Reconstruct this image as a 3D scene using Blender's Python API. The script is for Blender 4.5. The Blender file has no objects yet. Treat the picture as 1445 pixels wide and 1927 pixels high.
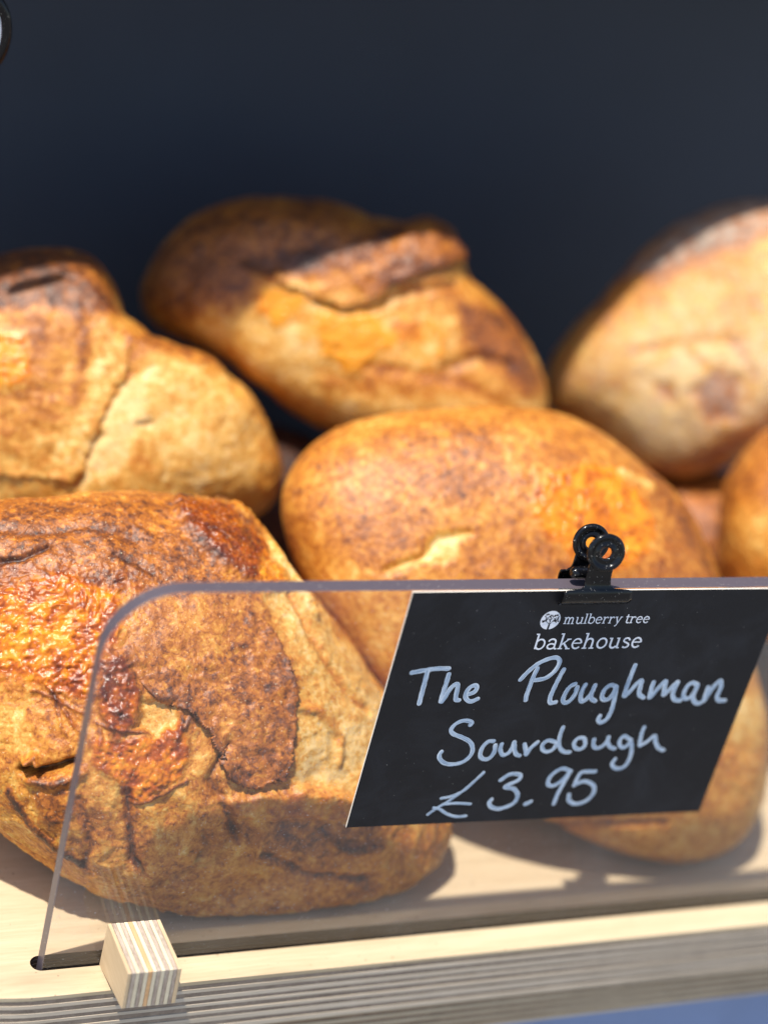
import bpy, bmesh, math, random
import numpy as np
from mathutils import Vector, Matrix

# ------------------------------------------------------------------ camera, world, sun, exposure
scene = bpy.context.scene
CAM_LOC = (-0.16707, -0.46625, 0.46097)
CAM_ROT = [[0.907551, -0.007209, -0.41988], [-0.355413, 0.519382, -0.777125], [0.223681, 0.854511, 0.468804]]

SUN_DIR = Vector((-0.36, -0.08, 1.0)).normalized()      # towards the sun
SUN_STRENGTH, SKY_STRENGTH, EXPOSURE = 4.3, 0.14, 0.62
cam = bpy.data.cameras.new("camera")
cam_ob = bpy.data.objects.new("camera", cam)
scene.collection.objects.link(cam_ob)
m = Matrix(CAM_ROT).to_4x4(); m.translation = Vector(CAM_LOC)
cam_ob.matrix_world = m
cam.sensor_fit = 'HORIZONTAL'; cam.sensor_width = 24.0; cam.lens = 24.0 * 3611 / 1445
cam.clip_start = 0.01; cam.clip_end = 200
cam.dof.use_dof = True; cam.dof.focus_distance = 0.652; cam.dof.aperture_fstop = 2.9; cam.dof.aperture_blades = 0
scene.camera = cam_ob
world = bpy.data.worlds.new("World"); scene.world = world; world.use_nodes = True
wn = world.node_tree; bg = wn.nodes['Background']
sky = wn.nodes.new('ShaderNodeTexSky'); sky.sky_type = 'NISHITA'; sky.sun_disc = False
sky.sun_elevation = math.asin(SUN_DIR.z); sky.sun_rotation = math.atan2(SUN_DIR.x, SUN_DIR.y)
wn.links.new(sky.outputs[0], bg.inputs[0]); bg.inputs[1].default_value = SKY_STRENGTH
sun = bpy.data.lights.new("sun", 'SUN'); sun.energy = SUN_STRENGTH; sun.angle = math.radians(1.0); sun.color = (1.0, 0.94, 0.83)
sun_ob = bpy.data.objects.new("sun", sun); scene.collection.objects.link(sun_ob)
sun_ob.rotation_euler = SUN_DIR.to_track_quat('Z', 'Y').to_euler()
vs = scene.view_settings
vs.view_transform = 'Standard'; vs.look = 'None'; vs.exposure = EXPOSURE; vs.gamma = 1.0; vs.use_curve_mapping = False
scene.cycles.use_denoising = True
scene.cycles.transparent_max_bounces = 24
scene.cycles.sample_clamp_indirect = 6.0

MM = 0.001
# ------------------------------------------------------------------ helpers
def link(o, parent=None):
    scene.collection.objects.link(o)
    if parent is not None: o.parent = parent
    return o
def obj(name, me, mat=None, parent=None, smooth=False):
    o = bpy.data.objects.new(name, me)
    if mat is not None and not me.materials: me.materials.append(mat)
    if smooth: me.polygons.foreach_set('use_smooth', np.ones(len(me.polygons), bool))
    return link(o, parent)
def empty(name, loc):
    o = bpy.data.objects.new(name, None); o.empty_display_size = 0.01; o.location = Vector(loc) * MM
    return link(o)
def tag(o, label=None, cat=None, group=None, kind=None):
    if label: o['label'] = label
    if cat: o['category'] = cat
    if group: o['group'] = group
    if kind: o['kind'] = kind
    return o
def mesh_pd(name, verts, faces, off=(0, 0, 0)):
    me = bpy.data.meshes.new(name)
    me.from_pydata([((v[0]-off[0])*MM, (v[1]-off[1])*MM, (v[2]-off[2])*MM) for v in verts], [], faces)
    me.update(); return me
def prism(name, outline, lo, hi, axis, off=(0, 0, 0), bevel=0.0):
    """extrude a 2D outline between lo and hi along axis ('x' or 'z'); outline CCW or CW, any simple polygon"""
    bm = bmesh.new()
    def P(a, b, c):
        p = (c, a, b) if axis == 'x' else ((a, c, b) if axis == 'y' else (a, b, c))
        return [(p[i]-off[i])*MM for i in range(3)]
    A = [bm.verts.new(P(a, b, lo)) for a, b in outline]; B = [bm.verts.new(P(a, b, hi)) for a, b in outline]
    bm.faces.new(A); bm.faces.new(B[::-1]); n = len(A)
    for i in range(n): bm.faces.new((A[i], B[i], B[(i+1) % n], A[(i+1) % n]))
    bmesh.ops.recalc_face_normals(bm, faces=bm.faces)
    if bevel:
        bmesh.ops.bevel(bm, geom=[e for e in bm.edges if e.calc_face_angle(0) > 0.6], offset=bevel*MM, segments=2, affect='EDGES', profile=0.5)
    me = bpy.data.meshes.new(name); bm.to_mesh(me); bm.free(); return me

# ---- numpy noise
_rng = np.random.default_rng(7)
_perm = np.concatenate([_rng.permutation(256)]*2).astype(np.int32)
_g = _rng.normal(size=(256, 3)).astype(np.float32); _g /= np.linalg.norm(_g, axis=1, keepdims=True)
def perlin(P, seed=0):
    P = P.astype(np.float32) + np.float32(seed*17.31)
    I = np.floor(P).astype(np.int32); F = P - I; I &= 255
    U = F*F*F*(F*(F*6-15)+10)
    out = None
    def corner(dx, dy, dz):
        h = _perm[_perm[_perm[(I[:, 0]+dx) & 255] + ((I[:, 1]+dy) & 255)] + ((I[:, 2]+dz) & 255)]
        g = _g[h]
        return g[:, 0]*(F[:, 0]-dx) + g[:, 1]*(F[:, 1]-dy) + g[:, 2]*(F[:, 2]-dz)
    def lerp(a, b, t): return a + t*(b-a)
    x0 = lerp(lerp(corner(0,0,0), corner(1,0,0), U[:, 0]), lerp(corner(0,1,0), corner(1,1,0), U[:, 0]), U[:, 1])
    x1 = lerp(lerp(corner(0,0,1), corner(1,0,1), U[:, 0]), lerp(corner(0,1,1), corner(1,1,1), U[:, 0]), U[:, 1])
    return 1.6*lerp(x0, x1, U[:, 2])
def fbm(P, size, octv=4, seed=0, rough=0.5):
    s = 0; a = 1; t = 0
    for k in range(octv):
        s = s + a*perlin(P*(2**k/size), seed+k); t += a; a *= rough
    return s/t*1.4
def worley(P, size, seed=0):
    Q = P/size; I = np.floor(Q).astype(np.int32); best = np.full(len(P), 9., np.float32); sec = best.copy()
    for dx in (-1, 0, 1):
        for dy in (-1, 0, 1):
            for dz in (-1, 0, 1):
                J = I + np.array([dx, dy, dz], np.int32)
                h = _perm[(_perm[(_perm[(J[:, 0]+seed) & 255] + J[:, 1]) & 255] + J[:, 2]) & 255]
                c = J + 0.5 + 0.75*(np.stack([h, (h*73+11) & 255, (h*151+57) & 255], 1)/255.0-0.5)
                d = ((Q-c)**2).sum(1)
                sec = np.where(d < best, best, np.minimum(sec, d)); best = np.minimum(best, d)
    return np.sqrt(best), np.sqrt(sec)
def sstep(a, b, x):
    t = np.clip((x-a)/(b-a), 0, 1); return t*t*(3-2*t)

# ------------------------------------------------------------------ material helpers
def mat(name):
    mt = bpy.data.materials.new(name); mt.use_nodes = True
    nt = mt.node_tree; return mt, nt, nt.nodes['Principled BSDF']
def N(nt, typ, **kw):
    n = nt.nodes.new(typ)
    for k, v in kw.items():
        if isinstance(k, str) and hasattr(n, k): setattr(n, k, v)
    return n
def sock(s, v, nt):
    if hasattr(v, 'is_output') and v.is_output: nt.links.new(v, s)
    elif v is not None: s.default_value = v
def math_(nt, op, a, b=None, clamp=False):
    n = nt.nodes.new('ShaderNodeMath'); n.operation = op; n.use_clamp = clamp
    sock(n.inputs[0], a, nt)
    if b is not None: sock(n.inputs[1], b, nt)
    return n.outputs[0]
def mix(nt, f, a, b, typ='MIX'):
    n = nt.nodes.new('ShaderNodeMix'); n.data_type = 'RGBA'; n.blend_type = typ
    sock(n.inputs[0], f, nt); sock(n.inputs[6], a, nt); sock(n.inputs[7], b, nt)
    return n.outputs[2]
def noise(nt, scale, detail=3, rough=0.55, vec=None, dist=0.0):
    n = nt.nodes.new('ShaderNodeTexNoise'); n.inputs['Scale'].default_value = scale
    n.inputs['Detail'].default_value = detail; n.inputs['Roughness'].default_value = rough; n.inputs['Distortion'].default_value = dist
    if vec is None:
        vec = tex(nt)
    nt.links.new(vec, n.inputs['Vector']); return n.outputs['Fac']
def tex(nt, scale=None):
    c = nt.nodes.get('TC') or nt.nodes.new('ShaderNodeTexCoord'); c.name = 'TC'
    if scale is None: return c.outputs['Object']
    mp = nt.nodes.new('ShaderNodeMapping'); mp.inputs['Scale'].default_value = scale
    nt.links.new(c.outputs['Object'], mp.inputs['Vector']); return mp.outputs[0]
def ramp(nt, fac, stops):
    r = nt.nodes.new('ShaderNodeValToRGB'); el = r.color_ramp.elements
    while len(el) < len(stops): el.new(0.5)
    for e, (p, c) in zip(el, stops): e.position = p; e.color = (*c, 1)
    nt.links.new(fac, r.inputs[0]); return r.outputs[0]
def mrange(nt, v, a, b, c=0.0, d=1.0):
    n = nt.nodes.new('ShaderNodeMapRange'); sock(n.inputs[0], v, nt)
    for i, x in enumerate((a, b, c, d)): n.inputs[1+i].default_value = x
    return n.outputs[0]
def bump(nt, h, strength, dist, prev=None):
    b = nt.nodes.new('ShaderNodeBump'); b.inputs['Strength'].default_value = strength; b.inputs['Distance'].default_value = dist
    nt.links.new(h, b.inputs['Height'])
    if prev is not None: nt.links.new(prev, b.inputs['Normal'])
    return b.outputs[0]
def attr(nt, name):
    a = nt.nodes.new('ShaderNodeAttribute'); a.attribute_name = name; return a.outputs['Fac']

# ------------------------------------------------------------------ materials
def bread_material():
    mt, nt, b = mat('bread_crust')
    bake_shade, cheese, char, flour = (attr(nt, k) for k in ('bake_shade', 'cheese', 'char', 'flour'))
    n1 = noise(nt, 260, 4, 0.6); n2 = noise(nt, 900, 3, 0.6); n3 = noise(nt, 90, 3, 0.5)
    v = math_(nt, 'ADD', bake_shade, math_(nt, 'MULTIPLY', math_(nt, 'SUBTRACT', n1, 0.5), 0.50))
    v = math_(nt, 'ADD', v, math_(nt, 'MULTIPLY', math_(nt, 'SUBTRACT', n2, 0.5), 0.34))
    n4 = noise(nt, 480, 4, 0.7, None, 0.6)
    v = math_(nt, 'ADD', v, math_(nt, 'MULTIPLY', mrange(nt, n4, 0.50, 0.68), 0.26))          # caramel freckles
    v = math_(nt, 'SUBTRACT', v, math_(nt, 'MULTIPLY', mrange(nt, n4, 0.44, 0.30), 0.22))      # pale blisters
    v = math_(nt, 'ADD', v, math_(nt, 'MULTIPLY', math_(nt, 'SUBTRACT', n3, 0.5), 0.22), True)
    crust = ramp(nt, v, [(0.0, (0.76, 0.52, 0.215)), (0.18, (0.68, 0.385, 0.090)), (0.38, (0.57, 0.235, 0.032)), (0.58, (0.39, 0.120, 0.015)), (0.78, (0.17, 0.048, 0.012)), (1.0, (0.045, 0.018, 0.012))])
    chn = math_(nt, 'ADD', math_(nt, 'MULTIPLY', noise(nt, 170, 4, 0.6), 0.75), math_(nt, 'MULTIPLY', math_(nt, 'SUBTRACT', bake_shade, 0.45), 0.45))
    chs = ramp(nt, chn, [(0.20, (0.72, 0.29, 0.016)), (0.33, (0.60, 0.175, 0.006)), (0.43, (0.38, 0.080, 0.006)), (0.54, (0.20, 0.036, 0.006)), (0.68, (0.075, 0.014, 0.006))])
    cm = mrange(nt, math_(nt, 'ADD', cheese, math_(nt, 'MULTIPLY', math_(nt, 'SUBTRACT', n1, 0.5), 0.7)), 0.32, 0.72)
    col = mix(nt, cm, crust, chs)
    n5 = noise(nt, 1250, 2, 0.5)
    col = mix(nt, math_(nt, 'MULTIPLY', mrange(nt, n5, 0.67, 0.74), 0.55), col, (0.80, 0.66, 0.42, 1))      # grains of flour and crumb
    col = mix(nt, math_(nt, 'MULTIPLY', mrange(nt, n5, 0.31, 0.25), 0.55), col, (0.08, 0.025, 0.012, 1))     # scorched dots
    col = mix(nt, math_(nt, 'MULTIPLY', char, 0.92), col, (0.022, 0.012, 0.012, 1))
    fm = math_(nt, 'MULTIPLY', flour, mrange(nt, n1, 0.35, 0.65), True)
    col = mix(nt, fm, col, (0.62, 0.53, 0.42, 1))
    nt.links.new(col, b.inputs['Base Color'])
    r = math_(nt, 'SUBTRACT', math_(nt, 'ADD', 0.31, math_(nt, 'MULTIPLY', n1, 0.28)), math_(nt, 'MULTIPLY', cm, 0.27))
    nt.links.new(math_(nt, 'ADD', r, math_(nt, 'MULTIPLY', flour, 0.3)), b.inputs['Roughness'])
    b.inputs['Specular IOR Level'].default_value = 0.45
    b.inputs['Subsurface Weight'].default_value = 0.12
    b.inputs['Subsurface Radius'].default_value = (0.9, 0.45, 0.15); b.inputs['Subsurface Scale'].default_value = 0.0025
    h = bump(nt, n1, 0.22, 0.0012)
    h = bump(nt, n2, 0.45, 0.0006, h)
    h = bump(nt, n4, 0.22, 0.0006, h)
    h = bump(nt, noise(nt, 2200, 2, 0.6), 0.35, 0.00018, h)
    nt.links.new(h, b.inputs['Normal'])
    return mt
BREAD = bread_material()

def wood_material(name, base, dark, grain=(60, 900, 900), spec=0.35, rough=0.55, fleck=True):
    mt, nt, b = mat(name)
    g = noise(nt, 1.0, 5, 0.65, tex(nt, grain)); g2 = noise(nt, 1.0, 3, 0.5, tex(nt, tuple(x*0.22 for x in grain)))
    f = math_(nt, 'ADD', math_(nt, 'MULTIPLY', g, 0.6), math_(nt, 'MULTIPLY', g2, 0.5))
    col = ramp(nt, f, [(0.36, base), (0.78, dark)])
    big = mrange(nt, noise(nt, 1.0, 3, 0.6, tex(nt, tuple(min(x, 260)*0.25 for x in grain))), 0.52, 0.72)
    col = mix(nt, math_(nt, 'MULTIPLY', big, 0.45), col, (*[c*0.62 for c in dark], 1))
    if fleck:
        s = mrange(nt, noise(nt, 420, 2, 0.5), 0.70, 0.76)
        col = mix(nt, math_(nt, 'MULTIPLY', s, 0.6), col, (0.16, 0.09, 0.05, 1))
    nt.links.new(col, b.inputs['Base Color']); b.inputs['Roughness'].default_value = rough
    b.inputs['Specular IOR Level'].default_value = spec
    nt.links.new(bump(nt, g, 0.25, 0.0003), b.inputs['Normal'])
    return mt
BIRCH = wood_material('birch_face', (0.57, 0.465, 0.31), (0.45, 0.335, 0.205))
PLY_L = [wood_material('ply_long_grain_%d' % i, a, c, (70, 1500, 1500), 0.25, 0.7, False) for i, (a, c) in enumerate([((0.66, 0.56, 0.44), (0.50, 0.40, 0.29)), ((0.66, 0.54, 0.37), (0.48, 0.36, 0.23))])]
PLY_D = [wood_material('ply_end_grain_%d' % i, a, c, (900, 1500, 900), 0.2, 0.85, False) for i, (a, c) in enumerate([((0.40, 0.31, 0.235), (0.22, 0.16, 0.115)), ((0.36, 0.25, 0.16), (0.17, 0.11, 0.07))])]
PLY_O = wood_material('ply_orange', (0.68, 0.42, 0.22), (0.46, 0.26, 0.12), (900, 70, 900), 0.25, 0.7, False)
BLK_L = wood_material('block_long_grain', (0.68, 0.60, 0.45), (0.52, 0.43, 0.29), (1500, 70, 1500), 0.25, 0.7, False)
BLK_D = wood_material('block_end_grain', (0.50, 0.42, 0.34), (0.25, 0.18, 0.14), (1800, 500, 500), 0.2, 0.85, False)
BLK_F = wood_material('block_face', (0.60, 0.46, 0.29), (0.48, 0.34, 0.20), (900, 90, 900), 0.3, 0.6, False)

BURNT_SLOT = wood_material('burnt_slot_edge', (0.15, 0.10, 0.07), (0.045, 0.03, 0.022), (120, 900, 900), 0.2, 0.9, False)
def simple(name, col, rough=0.5, spec=0.5, metal=0.0, bumpscale=None, bs=0.2, bd=0.0002, var=0.0, vscale=60):
    mt, nt, b = mat(name)
    b.inputs['Base Color'].default_value = (*col, 1); b.inputs['Roughness'].default_value = rough
    b.inputs['Specular IOR Level'].default_value = spec; b.inputs['Metallic'].default_value = metal
    if var:
        n = noise(nt, vscale, 4, 0.6)
        nt.links.new(mix(nt, n, tuple(c*(1-var) for c in col)+(1,), tuple(min(1, c*(1+var)) for c in col)+(1,)), b.inputs['Base Color'])
    if bumpscale: nt.links.new(bump(nt, noise(nt, bumpscale, 3), bs, bd), b.inputs['Normal'])
    return mt
NAVY = simple('navy_painted_board', (0.040, 0.047, 0.064), 0.6, 0.3, 0, 300, 0.2, 0.0004, 0.18, 9)
OVER = simple('dark_overhead_board', (0.05, 0.05, 0.055), 0.7, 0.3, 0, None, 0, 0, 0.2, 20)
BLUE = simple('blue_cloth', (0.26, 0.33, 0.52), 0.8, 0.2, 0, 700, 0.3, 0.0005, 0.1, 30)
GROUND = simple('grey_paving', (0.19, 0.18, 0.17), 0.85, 0.3, 0, 60, 0.3, 0.002, 0.25, 8)

def acrylic():
    mt, nt, b = mat('clear_acrylic'); nt.nodes.remove(b)
    out = nt.nodes['Material Output']
    tr = nt.nodes.new('ShaderNodeBsdfTransparent'); tr.inputs[0].default_value = (0.955, 0.95, 0.955, 1)
    gl = nt.nodes.new('ShaderNodeBsdfGlossy'); gl.inputs['Roughness'].default_value = 0.015; gl.inputs[0].default_value = (1, 1, 1, 1)
    fr = nt.nodes.new('ShaderNodeFresnel'); fr.inputs['IOR'].default_value = 1.49
    geo = nt.nodes.new('ShaderNodeNewGeometry')
    front = math_(nt, 'SUBTRACT', 1.0, geo.outputs['Backfacing'])
    f = math_(nt, 'MULTIPLY', math_(nt, 'MULTIPLY', fr.outputs[0], 1.4), front, True)
    mx = nt.nodes.new('ShaderNodeMixShader')
    nt.links.new(f, mx.inputs[0]); nt.links.new(tr.outputs[0], mx.inputs[1]); nt.links.new(gl.outputs[0], mx.inputs[2])
    # fine dust and wipe smears on the sheet
    df = nt.nodes.new('ShaderNodeBsdfDiffuse'); df.inputs[0].default_value = (0.72, 0.70, 0.70, 1)
    dust = math_(nt, 'ADD', math_(nt, 'MULTIPLY', mrange(nt, noise(nt, 1500, 1, 0.5), 0.715, 0.755), 0.55),
                 math_(nt, 'MULTIPLY', mrange(nt, noise(nt, 14, 4, 0.6, None, 0.8), 0.42, 0.75), 0.05))
    mx2 = nt.nodes.new('ShaderNodeMixShader')
    nt.links.new(math_(nt, 'MULTIPLY', dust, front), mx2.inputs[0]); nt.links.new(mx.outputs[0], mx2.inputs[1]); nt.links.new(df.outputs[0], mx2.inputs[2])
    nt.links.new(mx2.outputs[0], out.inputs[0])
    return mt
ACRYLIC = acrylic()
def edge_mat():
    mt, nt, b = mat('sawn_acrylic_edge')
    n = noise(nt, 1500, 2, 0.5)
    col = mix(nt, mrange(nt, n, 0.70, 0.76), (0.085, 0.070, 0.085, 1), (0.6, 0.55, 0.5, 1))
    nt.links.new(col, b.inputs['Base Color']); b.inputs['Roughness'].default_value = 0.38
    b.inputs['Specular IOR Level'].default_value = 0.5
    return mt
EDGE = edge_mat()
def card_mat():
    mt, nt, b = mat('black_card')
    n = noise(nt, 700, 3, 0.6); sp = mrange(nt, noise(nt, 1300, 1, 0.5), 0.765, 0.79)
    col = mix(nt, math_(nt, 'MULTIPLY', sp, 0.5), mix(nt, mrange(nt, noise(nt, 38, 5, 0.65, None, 1.2), 0.45, 0.75), (0.0095, 0.0095, 0.012, 1), (0.019, 0.020, 0.025, 1)), (0.5, 0.48, 0.45, 1))
    nt.links.new(col, b.inputs['Base Color']); b.inputs['Roughness'].default_value = 0.55; b.inputs['Specular IOR Level'].default_value = 0.28
    nt.links.new(bump(nt, n, 0.25, 0.0003), b.inputs['Normal']); return mt
CARD = card_mat()
CORE = simple('card_core', (0.75, 0.70, 0.62), 0.8, 0.2)
PRINT = simple('white_print', (0.86, 0.87, 0.92), 0.6, 0.3)
PRINT_DARK = simple('dark_print', (0.012, 0.012, 0.016), 0.6, 0.3)
def chalk():
    mt, nt, b = mat('chalk_pen')
    ac, al = attr(nt, 'across'), attr(nt, 'along')
    comb = nt.nodes.new('ShaderNodeCombineXYZ')
    nt.links.new(math_(nt, 'MULTIPLY', ac, 2.6), comb.inputs[0]); nt.links.new(math_(nt, 'MULTIPLY', al, 0.16), comb.inputs[1]); nt.links.new(attr(nt, 'sid'), comb.inputs[2])
    st = noise(nt, 1.0, 3, 0.6, comb.outputs[0])
    rim = mrange(nt, math_(nt, 'ABSOLUTE', ac), 0.60, 0.95)
    tip = attr(nt, 'tip')
    d = math_(nt, 'ADD', mrange(nt, st, 0.30, 0.70), math_(nt, 'MULTIPLY', rim, 0.35), True)
    col = ramp(nt, d, [(0.0, (0.19, 0.27, 0.39)), (0.5, (0.42, 0.52, 0.64)), (1.0, (0.74, 0.80, 0.86))])
    col = mix(nt, tip, col, (0.90, 0.91, 0.93, 1))
    nt.links.new(col, b.inputs['Base Color']); b.inputs['Roughness'].default_value = 0.7; b.inputs['Specular IOR Level'].default_value = 0.2
    return mt
CHALK = chalk()
def black_metal():
    mt, nt, b = mat('black_enamel')
    sp = mrange(nt, noise(nt, 1900, 1, 0.5), 0.72, 0.76)
    nt.links.new(mix(nt, math_(nt, 'MULTIPLY', sp, 0.6), (0.004, 0.004, 0.005, 1), (0.6, 0.58, 0.52, 1)), b.inputs['Base Color'])
    b.inputs['Roughness'].default_value = 0.14; b.inputs['Specular IOR Level'].default_value = 0.32
    nt.links.new(bump(nt, noise(nt, 260, 2), 0.15, 0.0004), b.inputs['Normal'])
    return mt
BLACK = black_metal()

# ------------------------------------------------------------------ data (millimetres)
HANDWRITING = {'The': [(1.75, [(108.42, 119.74), (111.84, 120.34), (114.97, 120.84), (118.18, 121.09), (121.72, 120.97)]),
         (1.75, [(114.09, 120.03), (114.16, 117.26), (114.23, 113.64), (114.32, 109.51), (114.42, 106.82)]),
         (1.75, [(122.34, 118.66), (122.36, 115.27), (122.25, 111.14), (122.27, 107.47)]),
         (1.75,
          [(122.71, 107.33), (123.49, 109.38), (124.43, 112.52), (125.72, 114.3), (126.8, 114.26), (127.25, 111.92), (127.41, 109.71), (127.92, 107.97),
           (129.07, 107.67)]),
         (1.75,
          [(132.47, 109.99), (134.24, 110.91), (134.66, 112.61), (133.71, 113.63), (132.1, 112.95), (131.18, 111.03), (131.27, 109.06), (132.51, 107.4), (134.22, 106.91),
           (136.2, 107.87)])],
 'Ploughman': [(1.75,
                [(150.62, 115.32), (152.42, 118.31), (155.22, 121.6), (158.44, 123.52), (161.7, 124.26), (163.61, 123.02), (163.76, 120.64), (162.67, 117.96),
                 (160.17, 115.66), (156.26, 114.95)]),
               (1.75, [(155.89, 119.88), (155.37, 116.85), (155.1, 112.43), (154.95, 108.67), (155.24, 106.59)]),
               (1.75, [(166.44, 119.19), (165.67, 115.46), (164.99, 111.37), (164.64, 107.23), (165.47, 105.05), (167.45, 105.21)]),
               (1.75, [(172.94, 112.79), (171.3, 111.81), (170.21, 109.09), (170.13, 105.96), (171.53, 104.79), (173.16, 105.84), (174.26, 108.58), (174.18, 111.43)]),
               (1.75, [(177.33, 112.28), (176.79, 109.87), (177.06, 106.72), (178.28, 104.92), (179.89, 106.25), (180.98, 109.01), (181.32, 111.85)]),
               (1.75, [(181.3, 111.61), (180.94, 108.31), (181.62, 106.18), (183.52, 104.98)]),
               (1.75, [(189.87, 111.11), (187.69, 111.71), (185.81, 109.86), (185.67, 106.72), (187.09, 105.39), (188.92, 105.88), (190.01, 108.65), (190.19, 110.92)]),
               (1.75, [(190.32, 110.74), (191.11, 105.79), (191.56, 100.82), (190.82, 96.93), (188.97, 95.41), (187.44, 96.56), (187.53, 98.33)]),
               (1.8, [(195.03, 119.95), (194.81, 115.61), (194.65, 111.07), (194.78, 106.85)]),
               (1.8, [(195.28, 106.65), (196.94, 109.23), (198.58, 112.33), (199.91, 113.16), (200.31, 110.16), (200.87, 107.31), (203.19, 105.62)]),
               (1.8, [(205.16, 112.26), (205.21, 109.61), (205.63, 105.7)]),
               (1.8, [(206.04, 105.68), (207.74, 109.16), (209.94, 112.62), (210.59, 109.76), (211.2, 106.71)]),
               (1.8, [(211.56, 106.45), (213.26, 108.95), (215.42, 112.06), (215.21, 109.23), (215.28, 106.37), (217.01, 104.08), (219.38, 103.69)]),
               (1.8, [(224.47, 110.3), (221.98, 111.46), (220.18, 109.75), (219.88, 106.18), (221.35, 104.47), (223.25, 104.97), (224.32, 107.8), (224.4, 110.48)]),
               (1.8, [(224.53, 110.12), (224.14, 106.37), (224.74, 104.19), (226.66, 102.23), (228.4, 102.23)]),
               (1.8, [(229.37, 109.22), (229.43, 106.16), (229.49, 103.09)]),
               (1.8, [(229.84, 103.07), (230.93, 106.82), (232.37, 110.54), (233.86, 111.74), (235.03, 108.82), (234.91, 104.85), (236.23, 103.06), (238.87, 102.87)])],
 'Sourdough': [(1.65,
                [(136.51, 96.73), (136.77, 97.91), (133.66, 98.78), (130.76, 97.56), (129.57, 95.09), (130.96, 93.22), (134.66, 91.57), (138.15, 89.56), (140.04, 86.9),
                 (140.36, 83.93), (138.5, 81.09), (134.87, 79.9), (131.1, 80.53), (128.71, 82.41), (127.89, 84.29), (128.35, 85.72)]),
               (1.65, [(147.66, 89.23), (145.54, 89.09), (143.96, 86.68), (144.0, 83.35), (145.66, 81.55), (147.95, 81.71), (149.19, 84.17), (148.83, 87.44)]),
               (1.65, [(151.24, 87.75), (151.28, 85.53), (152.93, 83.02), (154.82, 83.47), (155.87, 85.64), (156.01, 88.42)]),
               (1.65, [(156.13, 88.22), (157.01, 85.21), (158.33, 82.97), (159.83, 82.25)]), (1.65, [(160.55, 87.17), (161.54, 84.95), (162.49, 82.66)]),
               (1.65, [(162.58, 82.58), (163.43, 85.22), (165.54, 87.83)]),
               (1.6, [(172.71, 87.52), (169.7, 88.43), (167.89, 86.74), (168.57, 84.45), (170.54, 83.37), (172.69, 84.22), (173.58, 86.72)]),
               (1.6, [(173.9, 94.05), (173.74, 90.9), (174.27, 87.14), (175.72, 84.43), (177.93, 82.87), (180.07, 82.67)]),
               (1.6, [(183.89, 88.8), (181.69, 88.61), (180.75, 86.41), (182.13, 84.22), (184.27, 83.72), (185.59, 85.39), (184.59, 88.23)]),
               (1.6, [(188.57, 87.8), (189.12, 85.19), (190.92, 83.73), (193.1, 84.6), (194.41, 87.11), (194.43, 88.54)]),
               (1.6, [(194.29, 88.55), (194.83, 86.02), (196.47, 84.03), (198.6, 83.15)]),
               (1.6, [(203.17, 87.4), (200.77, 88.74), (199.53, 86.91), (200.29, 84.58), (202.33, 83.47), (203.92, 85.15), (204.21, 86.96)]),
               (1.6, [(204.28, 86.73), (205.84, 83.13), (206.6, 79.24), (206.07, 75.4), (204.11, 73.74), (201.43, 74.25), (199.88, 76.16), (200.41, 78.25)]),
               (1.6, [(208.08, 92.24), (207.95, 89.13), (208.74, 84.31)]),
               (1.6, [(209.17, 83.9), (211.32, 85.51), (213.89, 88.13), (215.19, 85.3), (217.42, 82.48), (219.95, 81.26)])],
 'price': [(1.15, [(147.62, 75.57), (144.92, 71.58), (141.9, 67.76), (137.45, 65.49), (133.83, 64.88)]),
           (1.15, [(147.58, 75.18), (142.23, 68.43), (137.01, 63.39), (133.2, 60.61), (130.38, 57.93)]), (1.15, [(135.56, 62.16), (140.35, 62.28), (146.17, 61.51)]),
           (1.15, [(131.87, 60.88), (134.34, 60.12), (138.04, 57.64), (142.0, 56.17), (145.84, 56.17)]),
           (1.65,
            [(155.45, 71.46), (158.6, 73.96), (162.8, 73.41), (162.57, 71.0), (158.13, 68.39), (162.15, 67.08), (164.54, 63.88), (163.59, 60.31), (158.91, 58.42),
             (155.26, 59.39), (153.75, 61.43), (154.25, 62.97)]),
           (1.65, [(168.79, 59.76), (169.69, 60.1), (170.81, 60.79)]),
           (1.65, [(183.28, 73.86), (179.13, 75.28), (175.75, 72.47), (175.36, 68.88), (177.78, 67.54), (180.81, 69.8), (183.09, 73.64)]),
           (1.65, [(183.17, 73.86), (182.08, 69.14), (181.02, 63.91), (180.75, 59.19)]), (1.65, [(193.75, 72.97), (188.36, 73.01), (187.16, 69.98), (186.84, 67.05)]),
           (1.65, [(187.13, 67.51), (190.78, 68.74), (195.05, 66.51), (196.22, 62.86), (194.23, 59.53), (190.27, 58.32), (186.92, 60.05), (185.91, 62.98)])]}
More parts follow.
